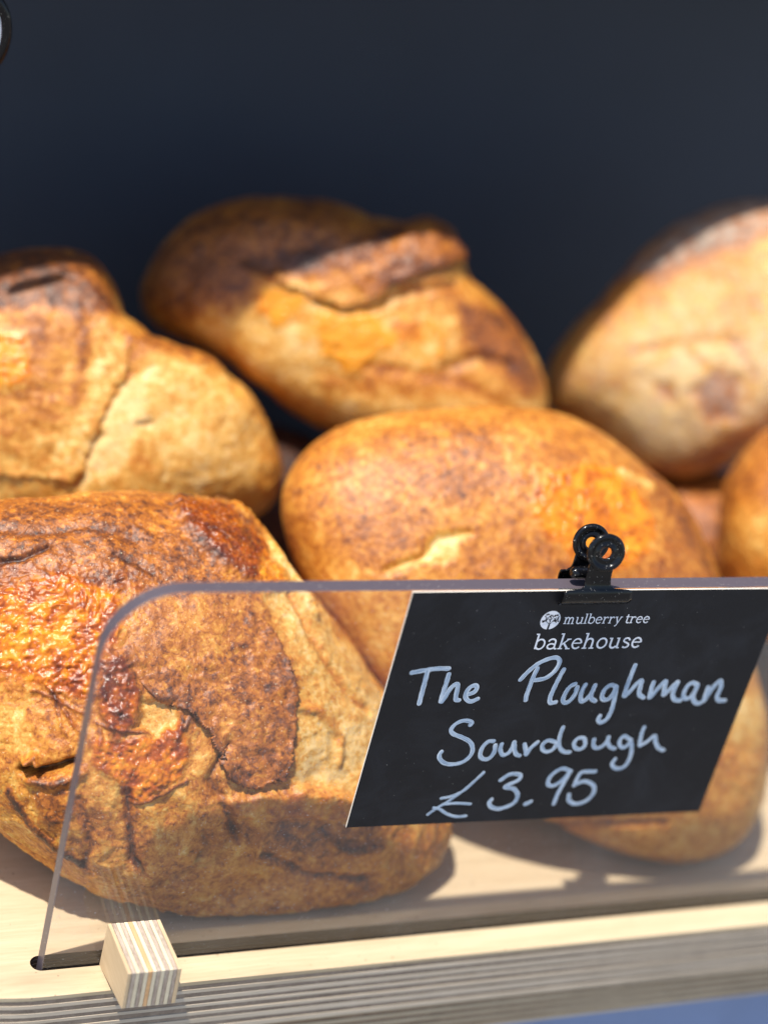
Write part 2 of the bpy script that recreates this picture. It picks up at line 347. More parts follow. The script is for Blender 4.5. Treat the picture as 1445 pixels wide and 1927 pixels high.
LOAVES = {'front': {'center': (58.3, 67.9, 55.1),
           'e1': (0.9473, -0.2759, 0.163),
           'e3': (-0.3185, -0.7547, 0.5735),
           'depth': (50, 62),
           'shear': -0.25,
           'p': 2.05,
           'outline': [(-169, 86.1), (-155, 79.1), (-145, 74.5), (-134, 71.5), (-122, 70.4), (-105, 72.3), (-87, 76.6), (-69, 85.2), (-55, 94.2), (-45, 104.2),
                       (-37, 113.0), (-30, 116.7), (-24, 115.6), (-18, 109.9), (-11, 96.6), (-1, 82.8), (9, 74.9), (21, 69.3), (34, 65.7), (45, 65.6), (55, 69.3),
                       (64, 71.3), (74, 77.6), (80, 77.2), (95, 78.0), (108, 81.8), (121, 87.2), (131, 96.6), (136, 102.0), (148, 104.1), (160, 99.3), (177, 92.2)],
           'feats': [('poly', {'bake_shade': 0.14}, 0, 4.9, [(-84.6, 69.0), (1.1, 78.1), (18.1, 60.2), (12.4, 40.4), (-23.8, 39.6), (-59.2, 41.0)]),
                     ('poly', {'cheese': 0.42, 'bake_shade': 0.06}, 0.2, 7.84,
                      [(-82.0, 50.7), (-38.7, 56.3), (-6.0, 49.4), (-5.8, 34.4), (-16.2, 16.1), (-24.8, -1.8), (-47.6, -0.0), (-80.2, 3.6)]),
                     ('poly', {'bake_shade': -0.22}, 0, 5.88, [(-69.7, 32.0), (-48.3, 33.8), (-34.1, 28.5), (-37.4, 17.7), (-69.2, 15.9)]),
                     ('poly', {'cheese': 1.0, 'bake_shade': 0.02}, 0.7, 3.53,
                      [(-75.4, 37.5), (-52.1, 41.0), (-40.0, 45.8), (-29.3, 44.1), (-21.1, 37.8), (-16.4, 27.8), (-20.7, 20.5), (-25.0, 12.4), (-29.2, 1.8), (-38.9, 5.3),
                       (-47.7, 7.1), (-58.4, 9.7), (-74.6, 10.7)]),
                     ('line', {'char': 0.55, 'bake_shade': 0.2}, -1.8, 1.18, [(-65.1, 49.3), (-52.6, 50.6), (-44.0, 55.2)]),
                     ('line', {'bake_shade': 0.12}, -0.8, 1.96, [(-66.1, 62.7), (-49.6, 59.9), (-31.9, 63.4), (-13.5, 58.9)]),
                     ('line', {'bake_shade': 0.15}, -0.8, 1.37, [(-21.5, 52.8), (-13.3, 50.2), (-7.8, 46.5)]),
                     ('poly', {'cheese': 0.7, 'bake_shade': 0.22}, 1.6, 1.57,
                      [(-22.4, 18.7), (-17.1, 16.4), (-12.9, 8.9), (-11.8, -0.0), (-14.1, -7.1), (-20.3, -10.7), (-24.8, -3.5), (-26.3, 7.1)]),
                     ('poly', {'cheese': 0.9, 'bake_shade': 0.0}, 1.0, 2.35,
                      [(-28.2, -9.7), (-15.9, -11.0), (-5.2, -9.8), (1.8, -4.5), (4.1, -16.1), (1.2, -25.1), (-5.0, -30.4), (-13.9, -31.8), (-20.2, -26.7),
                       (-27.3, -19.5)]),
                     ('poly', {'bake_shade': -0.3}, -2.2, 1.37, [(-12.1, 2.1), (-0.0, 2.2), (2.7, -5.4), (-5.2, -9.8), (-12.0, -7.1)]),
                     ('poly', {'bake_shade': -0.36}, -1.0, 2.35,
                      [(32.3, 60.1), (41.6, 53.0), (52.6, 37.3), (64.4, 21.5), (77.2, 5.9), (79.1, -13.5), (62.0, -28.0), (42.6, -27.6), (41.0, 0.0), (39.9, 16.8),
                       (33.4, 33.7), (27.6, 45.0)]),
                     ('poly', {'cheese': 0.6, 'bake_shade': 0.2}, 2.0, 2.35,
                      [(0.1, 74.4), (9.8, 75.4), (20.5, 72.6), (28.2, 61.6), (35.9, 51.8), (39.7, 43.0), (31.5, 41.4), (20.0, 46.5), (11.5, 53.9), (3.0, 63.6)]),
                     ('line', {'char': 1.0}, 2.0, 1.37, [(0.7, 75.0), (4.9, 75.1)]), ('line', {'char': 1.0}, 2.0, 1.18, [(15.3, 75.8), (19.2, 75.6)]),
                     ('line', {'cheese': 0.5, 'bake_shade': -0.1}, 2.5, 1.76, [(20.5, 72.6), (32.4, 61.4), (42.0, 46.4), (49.7, 32.7)]),
                     ('line', {'bake_shade': 0.25}, -1.5, 1.37, [(40.6, 40.1), (46.2, 28.5), (54.9, 13.3), (69.0, -1.9)]),
                     ('line', {'bake_shade': 0.2}, 1.5, 1.57, [(42.6, -0.0), (50.4, -1.9), (58.1, -11.2), (58.0, -20.5)]),
                     ('poly', {'cheese': 0.5, 'bake_shade': 0.0}, 3.0, 1.76,
                      [(14.8, -32.9), (25.8, -30.0), (42.6, -29.1), (60.0, -30.2), (72.1, -35.9), (60.2, -40.2), (39.0, -39.6), (18.6, -38.1)]),
                     ('poly', {'bake_shade': 0.2}, -0.6, 3.14, [(18.6, -42.2), (42.9, -41.0), (70.2, -41.5), (85.0, -47.1), (70.6, -52.1), (43.2, -52.3), (26.2, -49.9)]),
                     ('poly', {'bake_shade': 0.07}, 0, 5.88, [(-40.6, -30.3), (105.5, -30.3), (107.5, -54.5), (74.0, -81.1), (-4.9, -78.0), (-51.6, -50.3)]),
                     ('line', {'char': 0.5}, -1.0, 1.37, [(10.4, -43.5), (12.2, -50.0), (8.3, -56.6)]),
                     ('line', {'char': 0.35}, -0.6, 1.76, [(-4.8, -62.6), (4.3, -60.0), (13.4, -56.7), (18.8, -49.3)]),
                     ('line', {'bake_shade': 0.4}, -2.0, 1.76, [(-16.1, -28.5), (-13.9, -41.3), (-13.9, -51.5), (-10.3, -56.3)]),
                     ('line', {'char': 0.4, 'bake_shade': 0.2}, -2.2, 1.76, [(18.2, -12.7), (12.0, -25.2), (17.6, -35.4), (22.1, -47.5)]),
                     ('line', {'bake_shade': 0.3}, -1.4, 1.76, [(-31.7, -30.3), (-27.3, -41.2), (-29.3, -52.5)]),
                     ('line', {'bake_shade': 0.3}, -1.2, 1.57, [(31.9, -53.5), (47.5, -61.9), (69.6, -64.1)]),
                     ('line', {'bake_shade': -0.2}, 1.6, 2.74, [(-6.8, -35.9), (-4.9, -46.9), (-8.5, -56.3)]),
                     ('line', {'bake_shade': -0.2}, 1.6, 2.74, [(3.0, -30.6), (6.8, -41.6), (4.2, -50.8)]),
                     ('line', {'bake_shade': -0.15}, 1.4, 2.35, [(25.9, -36.5), (31.7, -45.9), (28.3, -59.1)]),
                     ('line', {'bake_shade': 0.25}, 1.2, 1.96, [(54.6, -46.6), (60.7, -52.6), (74.7, -51.4)]),
                     ('line', {'char': 0.95}, -5.0, 1.37, [(-50.2, -20.7), (-42.3, -21.1), (-32.6, -18.1)]),
                     ('line', {'bake_shade': 0.2}, 2.5, 1.76, [(-47.6, -24.1), (-38.7, -24.5), (-30.8, -21.6)]),
                     ('line', {'bake_shade': 0.15}, 4.5, 1.57, [(-49.3, -17.7), (-46.5, -15.6), (-45.1, -18.8)]),
                     ('poly', {'bake_shade': 0.22}, 1.0, 1.96, [(-45.8, -23.9), (-35.2, -23.1), (-31.7, -33.9), (-37.2, -39.4), (-44.3, -37.6)]),
                     ('poly', {'bake_shade': -0.16}, -1.0, 2.35, [(-65.5, 7.1), (-47.7, 3.5), (-48.4, -12.4), (-65.5, -17.8)]),
                     ('line', {'cheese': 0.5, 'bake_shade': 0.22}, 0.8, 0.59, [(-43.3, 7.1), (-37.1, -0.9), (-31.4, -8.5)]),
                     ('line', {'cheese': 0.5, 'bake_shade': 0.2}, 0.7, 0.59, [(-41.6, 6.2), (-38.5, -2.6), (-35.6, -9.7)]),
                     ('line', {'cheese': 0.5, 'bake_shade': 0.2}, 0.7, 0.59, [(-47.7, 5.3), (-38.9, 1.8), (-30.0, -2.7)]),
                     ('line', {'cheese': 0.4, 'bake_shade': 0.4}, 0.9, 0.78, [(-13.0, -32.2), (-4.1, -29.9), (3.9, -24.8)]),
                     ('line', {'cheese': 0.4, 'bake_shade': 0.35}, 0.9, 0.78, [(2.7, -4.5), (0.1, -10.7), (5.4, -3.6)]),
                     ('line', {'cheese': 0.5, 'bake_shade': 0.3}, 0.8, 0.59, [(-26.5, -5.7), (-17.7, -8.0), (-7.0, -8.9)]),
                     ('line', {'bake_shade': 0.5}, 0.8, 1.57, [(-54.9, -28.5), (-48.0, -38.6), (-39.2, -47.0), (-30.2, -52.6)])],
           'flaps': [({'bake_shade': 0.06, 'char': 0.16}, 2.6,
                      [(-19.3, 37.8), (-5.9, 39.9), (12.4, 40.0), (23.7, 36.1), (32.3, 28.9), (37.0, 19.6), (39.4, 11.1), (40.7, -0.0), (40.0, -12.9), (38.4, -26.4),
                       (32.8, -25.6), (27.6, -28.6), (21.1, -26.8), (16.5, -21.7), (11.8, -9.9), (3.6, -0.9), (-6.3, 2.1), (-11.7, 7.1), (-13.0, 16.1),
                       (-17.3, 25.1)])]},
 'middle': {'center': (205.4, 90.3, 70.4),
            'e1': (0.8768, -0.4054, 0.2587),
            'e3': (-0.4805, -0.7179, 0.5038),
            'depth': (54, 56),
            'shear': -0.3,
            'p': 2.7,
            'outline': [(-179, 69.0), (-165, 60.8), (-150, 56.0), (-131, 54.5), (-109, 59.2), (-92, 66.9), (-81, 76.0), (-72, 87.1), (-64, 100.8), (-57, 113.6),
                        (-51, 122.4), (-44, 126.7), (-37, 124.4), (-29, 118.3), (-21, 111.0), (-11, 100.3), (2, 91.0), (14, 85.8), (24, 84.9), (33, 86.3), (40, 86.2),
                        (50, 84.4), (59, 85.9), (71, 88.1), (83, 89.1), (94, 89.9), (105, 91.5), (113, 95.0), (122, 99.6), (131, 105.6), (139, 108.1), (145, 107.8),
                        (151, 104.2), (157, 97.3), (164, 88.6), (171, 80.2)],
            'feats': [('poly', {'cheese': 0.36, 'bake_shade': 0.06}, 0.4, 6.44,
                       [(-5.8, 61.4), (27.1, 69.0), (54.4, 53.2), (66.7, 30.2), (57.5, 19.5), (18.1, 19.0), (-1.8, 36.9)]),
                      ('poly', {'cheese': 1.0, 'bake_shade': -0.26}, 0.5, 4.72,
                       [(12.4, 59.8), (31.1, 64.9), (47.9, 55.0), (56.0, 41.3), (52.3, 28.7), (36.4, 21.2), (22.2, 24.1), (12.2, 35.1), (6.2, 45.1), (7.3, 54.4)]),
                      ('poly', {'bake_shade': 0.16}, 0, 5.37, [(-50.0, 71.5), (-22.1, 78.6), (-1.7, 72.2), (-5.8, 53.1), (-29.6, 50.7), (-47.5, 58.8)]),
                      ('poly', {'bake_shade': -0.4}, -0.5, 1.93, [(-30.5, 34.6), (-19.7, 36.1), (-21.3, 28.7), (-27.5, 24.3), (-34.4, 26.2)]),
                      ('line', {'bake_shade': -0.2}, -1.4, 1.72, [(-47.1, 21.7), (-35.4, 26.2), (-27.5, 33.6), (-16.7, 36.1)]),
                      ('poly', {'bake_shade': -0.16}, 0, 5.37, [(-82.5, 27.2), (-49.1, 18.7), (-41.5, -3.0), (-50.7, -21.2), (-73.0, 3.1)]),
                      ('line', {'bake_shade': 0.16}, 0.5, 5.15, [(52.9, 60.0), (67.5, 43.2), (77.1, 22.2)]),
                      ('line', {'bake_shade': -0.4}, 1.5, 2.15, [(40.6, 61.1), (49.3, 58.5), (53.6, 55.9)]),
                      ('poly', {'cheese': 0.4}, 0.4, 2.58, [(82.5, -48.6), (97.4, -51.8), (94.6, -66.5), (82.5, -61.1)]),
                      ('poly', {'bake_shade': -0.25}, 0, 2.58, [(82.8, -23.9), (100.8, -25.2), (96.9, -45.4), (82.5, -44.5)]),
                      ('line', {'bake_shade': 0.3}, -1.0, 1.93, [(14.6, -76.7), (34.4, -76.7), (59.1, -76.8)])],
            'flaps': []},
 'back': {'center': (169.6, 240.9, 132.2),
          'e1': (0.9168, -0.3366, 0.2149),
          'e3': (-0.3964, -0.8325, 0.3871),
          'depth': (50, 48),
          'shear': 0.0,
          'p': 2.9,
          'outline': [(-179, 81.7), (-173, 68.3), (-160, 52.2), (-138, 44.0), (-115, 45.1), (-96, 47.8), (-75, 54.1), (-56, 66.7), (-42, 82.4), (-32, 99.9), (-24, 100.6),
                      (-17, 94.4), (-9, 85.5), (-1, 76.2), (9, 66.4), (18, 57.7), (29, 59.5), (39, 61.6), (50, 58.1), (56, 50.3), (73, 47.3), (90, 50.9), (109, 56.3),
                      (125, 64.2), (139, 73.8), (150, 80.5), (160, 84.2), (169, 87.9), (175, 87.8)],
          'feats': [('poly', {'bake_shade': 0.28}, 0, 4.7,  # shaded top painted browner, down to the overhead shadow line
                     [(-83.9, 10.2), (-79.0, 28.9), (-55.6, 49.7), (-18.5, 54.3), (14.1, 45.2), (26.9, 36.7), (13.3, 25.3), (-17.5, 18.6), (-46.3, 9.9), (-69.3, -1.1)]),
                    ('poly', {'bake_shade': 0.12}, 1.4, 2.12, [(4.4, 16.4), (17.7, 26.4), (31.3, 36.6), (45.4, 37.2), (50.5, 26.0), (35.5, 21.0), (22.1, 16.4), (11.0, 9.9)]),
                    ('line', {'char': 0.45}, -2.2, 1.88, [(-8.8, 8.8), (0.0, 5.0), (11.0, 4.4), (26.5, 11.6), (48.3, 15.7)]),
                    ('poly', {'cheese': 0.55, 'bake_shade': -0.3}, 0, 7.06, [(-35.2, 18.6), (13.2, 14.2), (46.6, 1.1), (44.3, -18.7), (-0.0, -20.9), (-17.7, -7.7)]),
                    ('poly', {'cheese': 1.0, 'bake_shade': -0.2}, 1, 2.82, [(-35.2, 18.6), (-18.6, 19.7), (-14.3, 8.8), (-25.3, -2.2), (-33.5, 3.3)]),
                    ('poly', {'cheese': 1.0, 'bake_shade': -0.25}, 1, 3.29, [(-9.9, 4.4), (11.0, 4.4), (26.5, -7.7), (6.6, -22.0), (-7.8, -14.3)]),
                    ('line', {'char': 0.35, 'bake_shade': 0.25}, 1, 3.76, [(17.9, 36.6), (36.2, 41.6), (49.1, 38.3)]),
                    ('line', {'char': 0.4}, -2, 2.82, [(44.3, -19.9), (57.8, -14.8), (71.7, -19.0)]),
                    ('line', {'cheese': 0.8}, 1, 2.35, [(36.5, 1.1), (43.1, -7.7), (42.0, -14.3)]),
                    ('poly', {'bake_shade': 0.3}, 1, 2.35, [(20.9, 1.1), (32.0, 0.0), (33.1, -7.7), (24.3, -9.9)]),
                    ('poly', {'bake_shade': 0.32}, 0, 3.29, [(49.1, 10.0), (75.0, 1.2), (86.8, -26.2), (81.4, -34.9), (64.7, -21.1), (51.0, -7.7)]),
                    ('poly', {'bake_shade': -0.28}, 0, 4.7, [(-4.5, -29.9), (81.4, -32.7), (84.8, -52.8), (-0.1, -43.9)]),
                    ('poly', {'bake_shade': -0.25}, 0, 4.7, [(-64.8, -3.3), (-35.2, 5.5), (-8.8, -7.7), (-9.0, -34.5), (-36.0, -21.3)]),
                    ('line', {'bake_shade': 0.2}, -1, 2.82, [(11.0, -18.7), (30.9, -20.9), (51.0, -25.4), (71.9, -36.9)])],
          'flaps': [({'bake_shade': 0.06, 'char': 0.3}, 3.0,
                     [(-48.8, 38.7), (-26.6, 45.5), (0.1, 44.5), (26.9, 36.7), (46.5, 35.4), (49.4, 25.9), (35.5, 21.4), (23.2, 16.5), (13.2, 9.9), (3.3, 5.9),
                      (-8.8, 9.8), (-26.3, 16.4), (-41.8, 23.0)])]},
 'left': {'center': (59.1, 216.2, 105.4),
          'e1': (0.9588, -0.234, 0.1608),
          'e3': (-0.282, -0.8509, 0.4433),
          'depth': (52, 50),
          'shear': 0.0,
          'p': 2.9,
          'outline': [(-174, 76.6), (-157, 77.3), (-140, 76.3), (-126, 71.3), (-99, 58.9), (-68, 62.1), (-50, 70.9), (-40, 80.9), (-32, 84.0), (-24, 81.4), (-16, 74.1),
                      (-3, 63.7), (8, 53.2), (18, 47.2), (28, 37.3), (48, 29.5), (75, 33.5), (85, 46.0), (92, 54.5), (102, 59.6), (115, 64.6), (126, 68.8), (136, 73.7),
                      (148, 76.7), (165, 76.1)],
          'feats': [('poly', {'bake_shade': 0.42}, 0, 2.67, [(-59.3, 60.3), (0.5, 56.7), (7.6, 32.7), (-56.9, 33.4)]),  # paints the shade above the shadow edge into the crust colour
                    ('line', {'bake_shade': 0.35}, 0.8, 3.33, [(-7.8, 30.7), (-6.3, 18.4), (-9.1, -0.0)]),
                    ('poly', {'cheese': 0.95, 'bake_shade': -0.25}, 1, 3.11, [(-50.5, 26.6), (-30.1, 24.5), (-25.7, 12.2), (-28.3, 2.0), (-50.7, -1.0)]),
                    ('poly', {'bake_shade': -0.42}, -0.5, 3.11,
                     [(10.2, 4.1), (19.5, 10.3), (14.6, -8.2), (11.0, -18.5), (8.9, -31.0), (-6.4, -34.0), (-5.3, -20.5), (2.0, -8.2)]),
                    ('line', {'bake_shade': 0.12}, -1.2, 2.0, [(-8.5, -34.0), (-4.3, -22.6), (2.0, -6.1), (11.3, 8.2)]),
                    ('line', {'char': 0.4}, -5, 2.0, [(47.1, 15.0), (52.6, 7.7), (52.9, 1.1)]), ('line', {'char': 0.5}, -1.5, 1.55, [(14.6, -12.3), (19.3, -11.3)]),
                    ('line', {'char': 0.4}, -1.5, 1.55, [(-2.2, -18.0), (-0.2, -16.8)]),
                    ('poly', {'bake_shade': -0.18}, 0, 5.55, [(18.7, 16.7), (44.2, 10.6), (61.1, -8.5), (62.8, -33.9), (22.3, -39.6), (12.1, -12.3)]),
                    ('line', {'bake_shade': 0.3}, 1, 3.11, [(12.5, 20.8), (29.4, 15.8), (46.7, 10.7)]),
                    ('poly', {'bake_shade': 0.12}, 0, 4.44, [(-38.2, 32.7), (-9.9, 30.7), (-12.3, -12.3), (-38.7, -22.5)])],
          'flaps': [({'bake_shade': -0.14, 'char': 0}, 1.6,
                     [(-50.5, 28.7), (-26.0, 31.7), (-7.8, 31.7), (5.4, 29.0), (11.4, 18.6), (10.2, 7.2), (3.0, -5.1), (-2.2, -15.4), (-4.7, -23.6), (-8.5, -34.0),
                      (-26.8, -32.9), (-51.3, -28.8)])]},
 'right': {'center': (347.7, 221.2, 141.8),
           'e1': (0.8261, -0.4861, 0.2852),
           'e3': (-0.5618, -0.7504, 0.3483),
           'depth': (52, 50),
           'shear': 0.0,
           'p': 2.9,
           'outline': [(-172, 73.8), (-163, 79.9), (-156, 80.0), (-142, 71.8), (-128, 68.2), (-115, 68.7), (-104, 67.7), (-89, 61.9), (-71, 55.7), (-50, 54.7),
                       (-24, 61.6), (0, 65.6), (24, 73.5), (44, 76.8), (57, 74.3), (67, 69.7), (80, 63.8), (98, 57.4), (116, 52.4), (139, 49.5), (161, 52.8),
                       (175, 62.4)],
           'feats': [('poly', {'flour': 0.55, 'bake_shade': 0.35}, 0, 4.06,
                      [(-38.8, 27.8), (-8.2, 59.3), (27.0, 66.3), (44.0, 57.2), (38.8, 46.9), (15.6, 44.5), (-0.6, 39.9), (-21.5, 28.4)]),
                     ('poly', {'bake_shade': 0.62}, -1.8, 4.06, [(-6.6, -23.5), (4.8, -11.7), (16.5, -18.7), (14.6, -35.4), (0.6, -37.8)]),
                     ('poly', {'bake_shade': 0.5}, -1, 2.28, [(-23.1, -17.7), (-12.5, -18.4), (-14.1, -29.5)]),
                     ('poly', {'bake_shade': -0.1, 'flour': 0.4}, 0, 15.22, [(-69.6, -19.5), (-42.7, 9.5), (-7.5, 32.9), (53.1, 44.9), (56.6, -29.6), (-6.5, -65.0)]),
                     ('poly', {'bake_shade': -0.12, 'flour': 0.5}, 0, 6.34, [(-35.0, -9.5), (26.4, 9.3), (40.0, -23.6), (-6.3, -52.6), (-30.2, -48.1)]),
                     ('line', {'bake_shade': 0.25}, -1, 2.54, [(-30.3, -4.7), (-9.3, -1.2), (16.2, 0.0)]),
                     ('line', {'bake_shade': 0.15}, 0, 10.15, [(-45.3, 12.0), (-19.2, 30.7), (15.6, 44.5)]),
                     ('line', {'bake_shade': 0.3}, -0.8, 2.28, [(11.6, -2.3), (21.1, -14.0), (19.1, -28.2)]),
                     ('line', {'bake_shade': 0.35}, -0.8, 2.54, [(-9.2, -4.7), (0.2, -11.7)]),
                     ('line', {'bake_shade': 0.35}, 0, 3.04, [(-23.1, -58.1), (0.8, -54.0), (21.8, -41.7)])],
           'flaps': []},
 'far_right': {'center': (347.0, 112.7, 106.3),
               'e1': (0.7972, -0.512, 0.3198),
               'e3': (-0.6037, -0.6798, 0.4165),
               'depth': (50, 45),
               'shear': 0.0,
               'p': 2.3,
               'outline': [(-169, 37.0), (-146, 41.3), (-127, 46.7), (-110, 51.9), (-90, 53.0), (-67, 52.1), (-44, 46.2), (-10, 40.7), (30, 41.2), (60, 45.0), (87, 46.1),
                           (110, 43.7), (123, 41.1), (142, 38.7), (165, 36.2)],
               'feats': [('poly', {'bake_shade': -0.1}, 0, 4.72, [(-28.3, 8.9), (-13.9, 8.7), (-13.9, -15.3), (-30.7, -15.7)])],
               'flaps': []},
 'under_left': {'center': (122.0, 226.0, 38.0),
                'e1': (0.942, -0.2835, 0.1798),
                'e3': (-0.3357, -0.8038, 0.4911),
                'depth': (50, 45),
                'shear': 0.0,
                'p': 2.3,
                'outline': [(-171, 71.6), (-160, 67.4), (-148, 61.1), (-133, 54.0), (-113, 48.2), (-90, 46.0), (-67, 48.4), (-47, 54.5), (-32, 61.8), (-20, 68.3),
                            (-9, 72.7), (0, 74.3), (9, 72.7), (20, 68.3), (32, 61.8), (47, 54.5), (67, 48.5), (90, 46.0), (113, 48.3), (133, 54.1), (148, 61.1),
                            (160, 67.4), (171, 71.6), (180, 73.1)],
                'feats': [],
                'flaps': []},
 'under_right': {'center': (338.0, 190.0, 38.0),
                 'e1': (0.8396, -0.459, 0.2904),
                 'e3': (-0.5432, -0.7057, 0.4549),
                 'depth': (50, 45),
                 'shear': 0.0,
                 'p': 2.3,
                 'outline': [(-180, 82.2), (-171, 80.3), (-162, 74.8), (-151, 66.6), (-136, 57.3), (-115, 49.3), (-90, 45.9), (-65, 48.8), (-45, 56.3), (-30, 65.2),
                             (-18, 73.1), (-9, 78.3), (0, 80.2), (9, 78.5), (18, 73.3), (29, 65.6), (44, 56.7), (65, 49.1), (90, 46.0), (115, 49.3), (135, 57.2),
                             (150, 66.5), (162, 74.7), (171, 80.3)],
                 'feats': [],
                 'flaps': []}}
RF = (166.76, -5.2, 167.78)
RB_ = (167.87, 6.2, 164.58)
TAG = (-12.85, 200.0, 255.62)

SHELF_FRONT, SLOT_F, SLOT_B, SLOT_END = -15.5, -3.4, 3.9, -2.4
WALL_Y, OVER_Y = 372.0, 200.0

# ------------------------------------------------------------------ setting: ground, shelf, back board, overhead board, cloth
def plane(name, x0, x1, y0, y1, z, mt):
    return obj(name, mesh_pd(name, [(x0, y0, z), (x1, y0, z), (x1, y1, z), (x0, y1, z)], [(0, 1, 2, 3)]), mt)
tag(plane('ground', -60000, 60000, -60000, 60000, -930, GROUND), kind='structure')

def shelf_outline(x0, x1, y1, slot, inset=0.0):
    yf = SHELF_FRONT + inset
    rx, ry = 40.0, 16.0
    # front-left corner: quarter ellipse from (x0, yf+ry) to (x0+rx, yf)
    pts = [(x0 + rx*(1-math.cos(t)), yf + ry*(1-math.sin(t))) for t in [math.pi/2*k/12 for k in range(13)]]
    pts.append((x1, yf))
    if slot:
        pts.append((x1, SLOT_F))
        c, r = (SLOT_F+SLOT_B)/2, (SLOT_B-SLOT_F)/2
        for k in range(13):
            a = -math.pi/2 - math.pi*k/12
            pts.append((SLOT_END + r + r*math.cos(a), c + r*math.sin(a)))
        pts.append((x1, SLOT_B))
    pts += [(x1, y1), (x0, y1)]
    return pts
rnd = random.Random(3)
shelf = empty('shelf', (150, 150, -40)); tag(shelf, kind='structure')
def add_veneer(z_hi, z_lo, slot, mt, inset, name='veneer', y_off=0.0):
    ol = shelf_outline(-40, 470, WALL_Y - 2, slot, inset + y_off)
    me = prism(name, ol, z_lo + 0.1, z_hi - 0.1 if z_hi < 0 else z_hi, 'z', (150, 150, -40))
    o_ = obj(name, me, mt, shelf)
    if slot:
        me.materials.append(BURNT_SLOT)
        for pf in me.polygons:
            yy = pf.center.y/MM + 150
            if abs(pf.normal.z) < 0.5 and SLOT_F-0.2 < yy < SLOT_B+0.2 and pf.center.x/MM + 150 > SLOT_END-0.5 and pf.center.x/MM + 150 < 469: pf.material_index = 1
    return o_
tk = [rnd.uniform(.8, 1.2) for _ in range(13)]; tk = [x*24.0/sum(tk) for x in tk]; zz = 0.0
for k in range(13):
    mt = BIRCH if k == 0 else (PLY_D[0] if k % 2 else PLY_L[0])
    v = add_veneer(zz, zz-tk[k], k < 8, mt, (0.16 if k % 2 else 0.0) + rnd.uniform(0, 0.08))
    zz -= tk[k]
    if k == 0: tag(v, 'pale birch top veneer with a long slot')
t2 = 16.0/9
for k in range(9):
    add_veneer(-24.1 - k*t2, -24.1 - (k+1)*t2, False, (PLY_L[1] if k % 2 == 0 else PLY_D[1]), (0.16 if k % 2 else 0.0) + rnd.uniform(0, 0.1), y_off=1.2)

wall = empty('back_wall', (200, WALL_Y+10, -40)); tag(wall, kind='structure')
obj('board', prism('board', [(WALL_Y, -40), (WALL_Y+18, -40), (WALL_Y+18, 560), (WALL_Y, 560)], -500, 1100, 'x', (200, WALL_Y+10, -40), 0.8), NAVY, wall)
over = obj('upper_shelf', prism('upper_shelf', [(OVER_Y, 348.0), (WALL_Y-0.5, 348.0), (WALL_Y-0.5, 368.0), (OVER_Y, 368.0)], -500, 1100, 'x', (0, 0, 0), 1.0), OVER)
tag(over, kind='structure')

# blue cloth hanging below the shelf
def cloth():
    vs_, fs = [], []
    nx, nz = 120, 16
    for j in range(nz+1):
        for i in range(nx+1):
            x = -80 + 620*i/nx; z = -41 - 260*j/nz
            y = 28 + (2+5*j/nz)*math.sin(x*0.055) + 2*math.sin(x*0.13+1)
            vs_.append((x, y, z))
    for j in range(nz):
        for i in range(nx):
            a = j*(nx+1)+i; fs.append((a, a+1, a+nx+2, a+nx+1))
    me = mesh_pd('cloth', vs_, fs, (230, 28, -301))
    o = obj('cloth_skirt', me, BLUE, None, True); o.location = (0.230, 0.028, -0.301)
    md = o.modifiers.new('s', 'SOLIDIFY'); md.thickness = 0.0012
    tag(o, 'plain blue cloth hanging under the plywood shelf edge', 'cloth')
cloth()

# ------------------------------------------------------------------ loaves
def poly_sd(A, B, pts):
    """signed distance to polygon, positive inside"""
    n = len(pts); d2 = np.full(A.shape, 1e9, np.float32); inside = np.zeros(A.shape, bool)
    for i in range(n):
        x0, y0 = pts[i]; x1, y1 = pts[(i+1) % n]
        ex, ey = x1-x0, y1-y0; L2 = ex*ex+ey*ey+1e-9
        tt = np.clip(((A-x0)*ex+(B-y0)*ey)/L2, 0, 1)
        d2 = np.minimum(d2, (A-x0-tt*ex)**2+(B-y0-tt*ey)**2)
        c = ((y0 <= B) & (y1 > B)) | ((y1 <= B) & (y0 > B))
        xi = x0 + (B-y0)/(ey if abs(ey) > 1e-6 else 1e-6)*ex
        inside ^= c & (A < xi)
    d = np.sqrt(d2); return np.where(inside, d, -d)
def line_d(A, B, pts):
    d2 = np.full(A.shape, 1e9, np.float32)
    for (x0, y0), (x1, y1) in zip(pts[:-1], pts[1:]):
        ex, ey = x1-x0, y1-y0; L2 = ex*ex+ey*ey+1e-9
        tt = np.clip(((A-x0)*ex+(B-y0)*ey)/L2, 0, 1)
        d2 = np.minimum(d2, (A-x0-tt*ex)**2+(B-y0-tt*ey)**2)
    return np.sqrt(d2)

def grid_mesh(name, P, faces, attrs):
    me = bpy.data.meshes.new(name)
    me.vertices.add(len(P)); me.vertices.foreach_set('co', (P*MM).astype(np.float32).ravel())
    nf = len(faces); me.loops.add(nf*4); me.polygons.add(nf)
    me.loops.foreach_set('vertex_index', faces.ravel().astype(np.int32))
    me.polygons.foreach_set('loop_start', np.arange(0, nf*4, 4, dtype=np.int32))
    me.polygons.foreach_set('use_smooth', np.ones(nf, bool))
    me.update(calc_edges=True); me.validate()
    for k, v in attrs.items():
        a = me.attributes.new(k, 'FLOAT', 'POINT'); a.data.foreach_set('value', v.astype(np.float32))
    me.materials.append(BREAD)
    return me

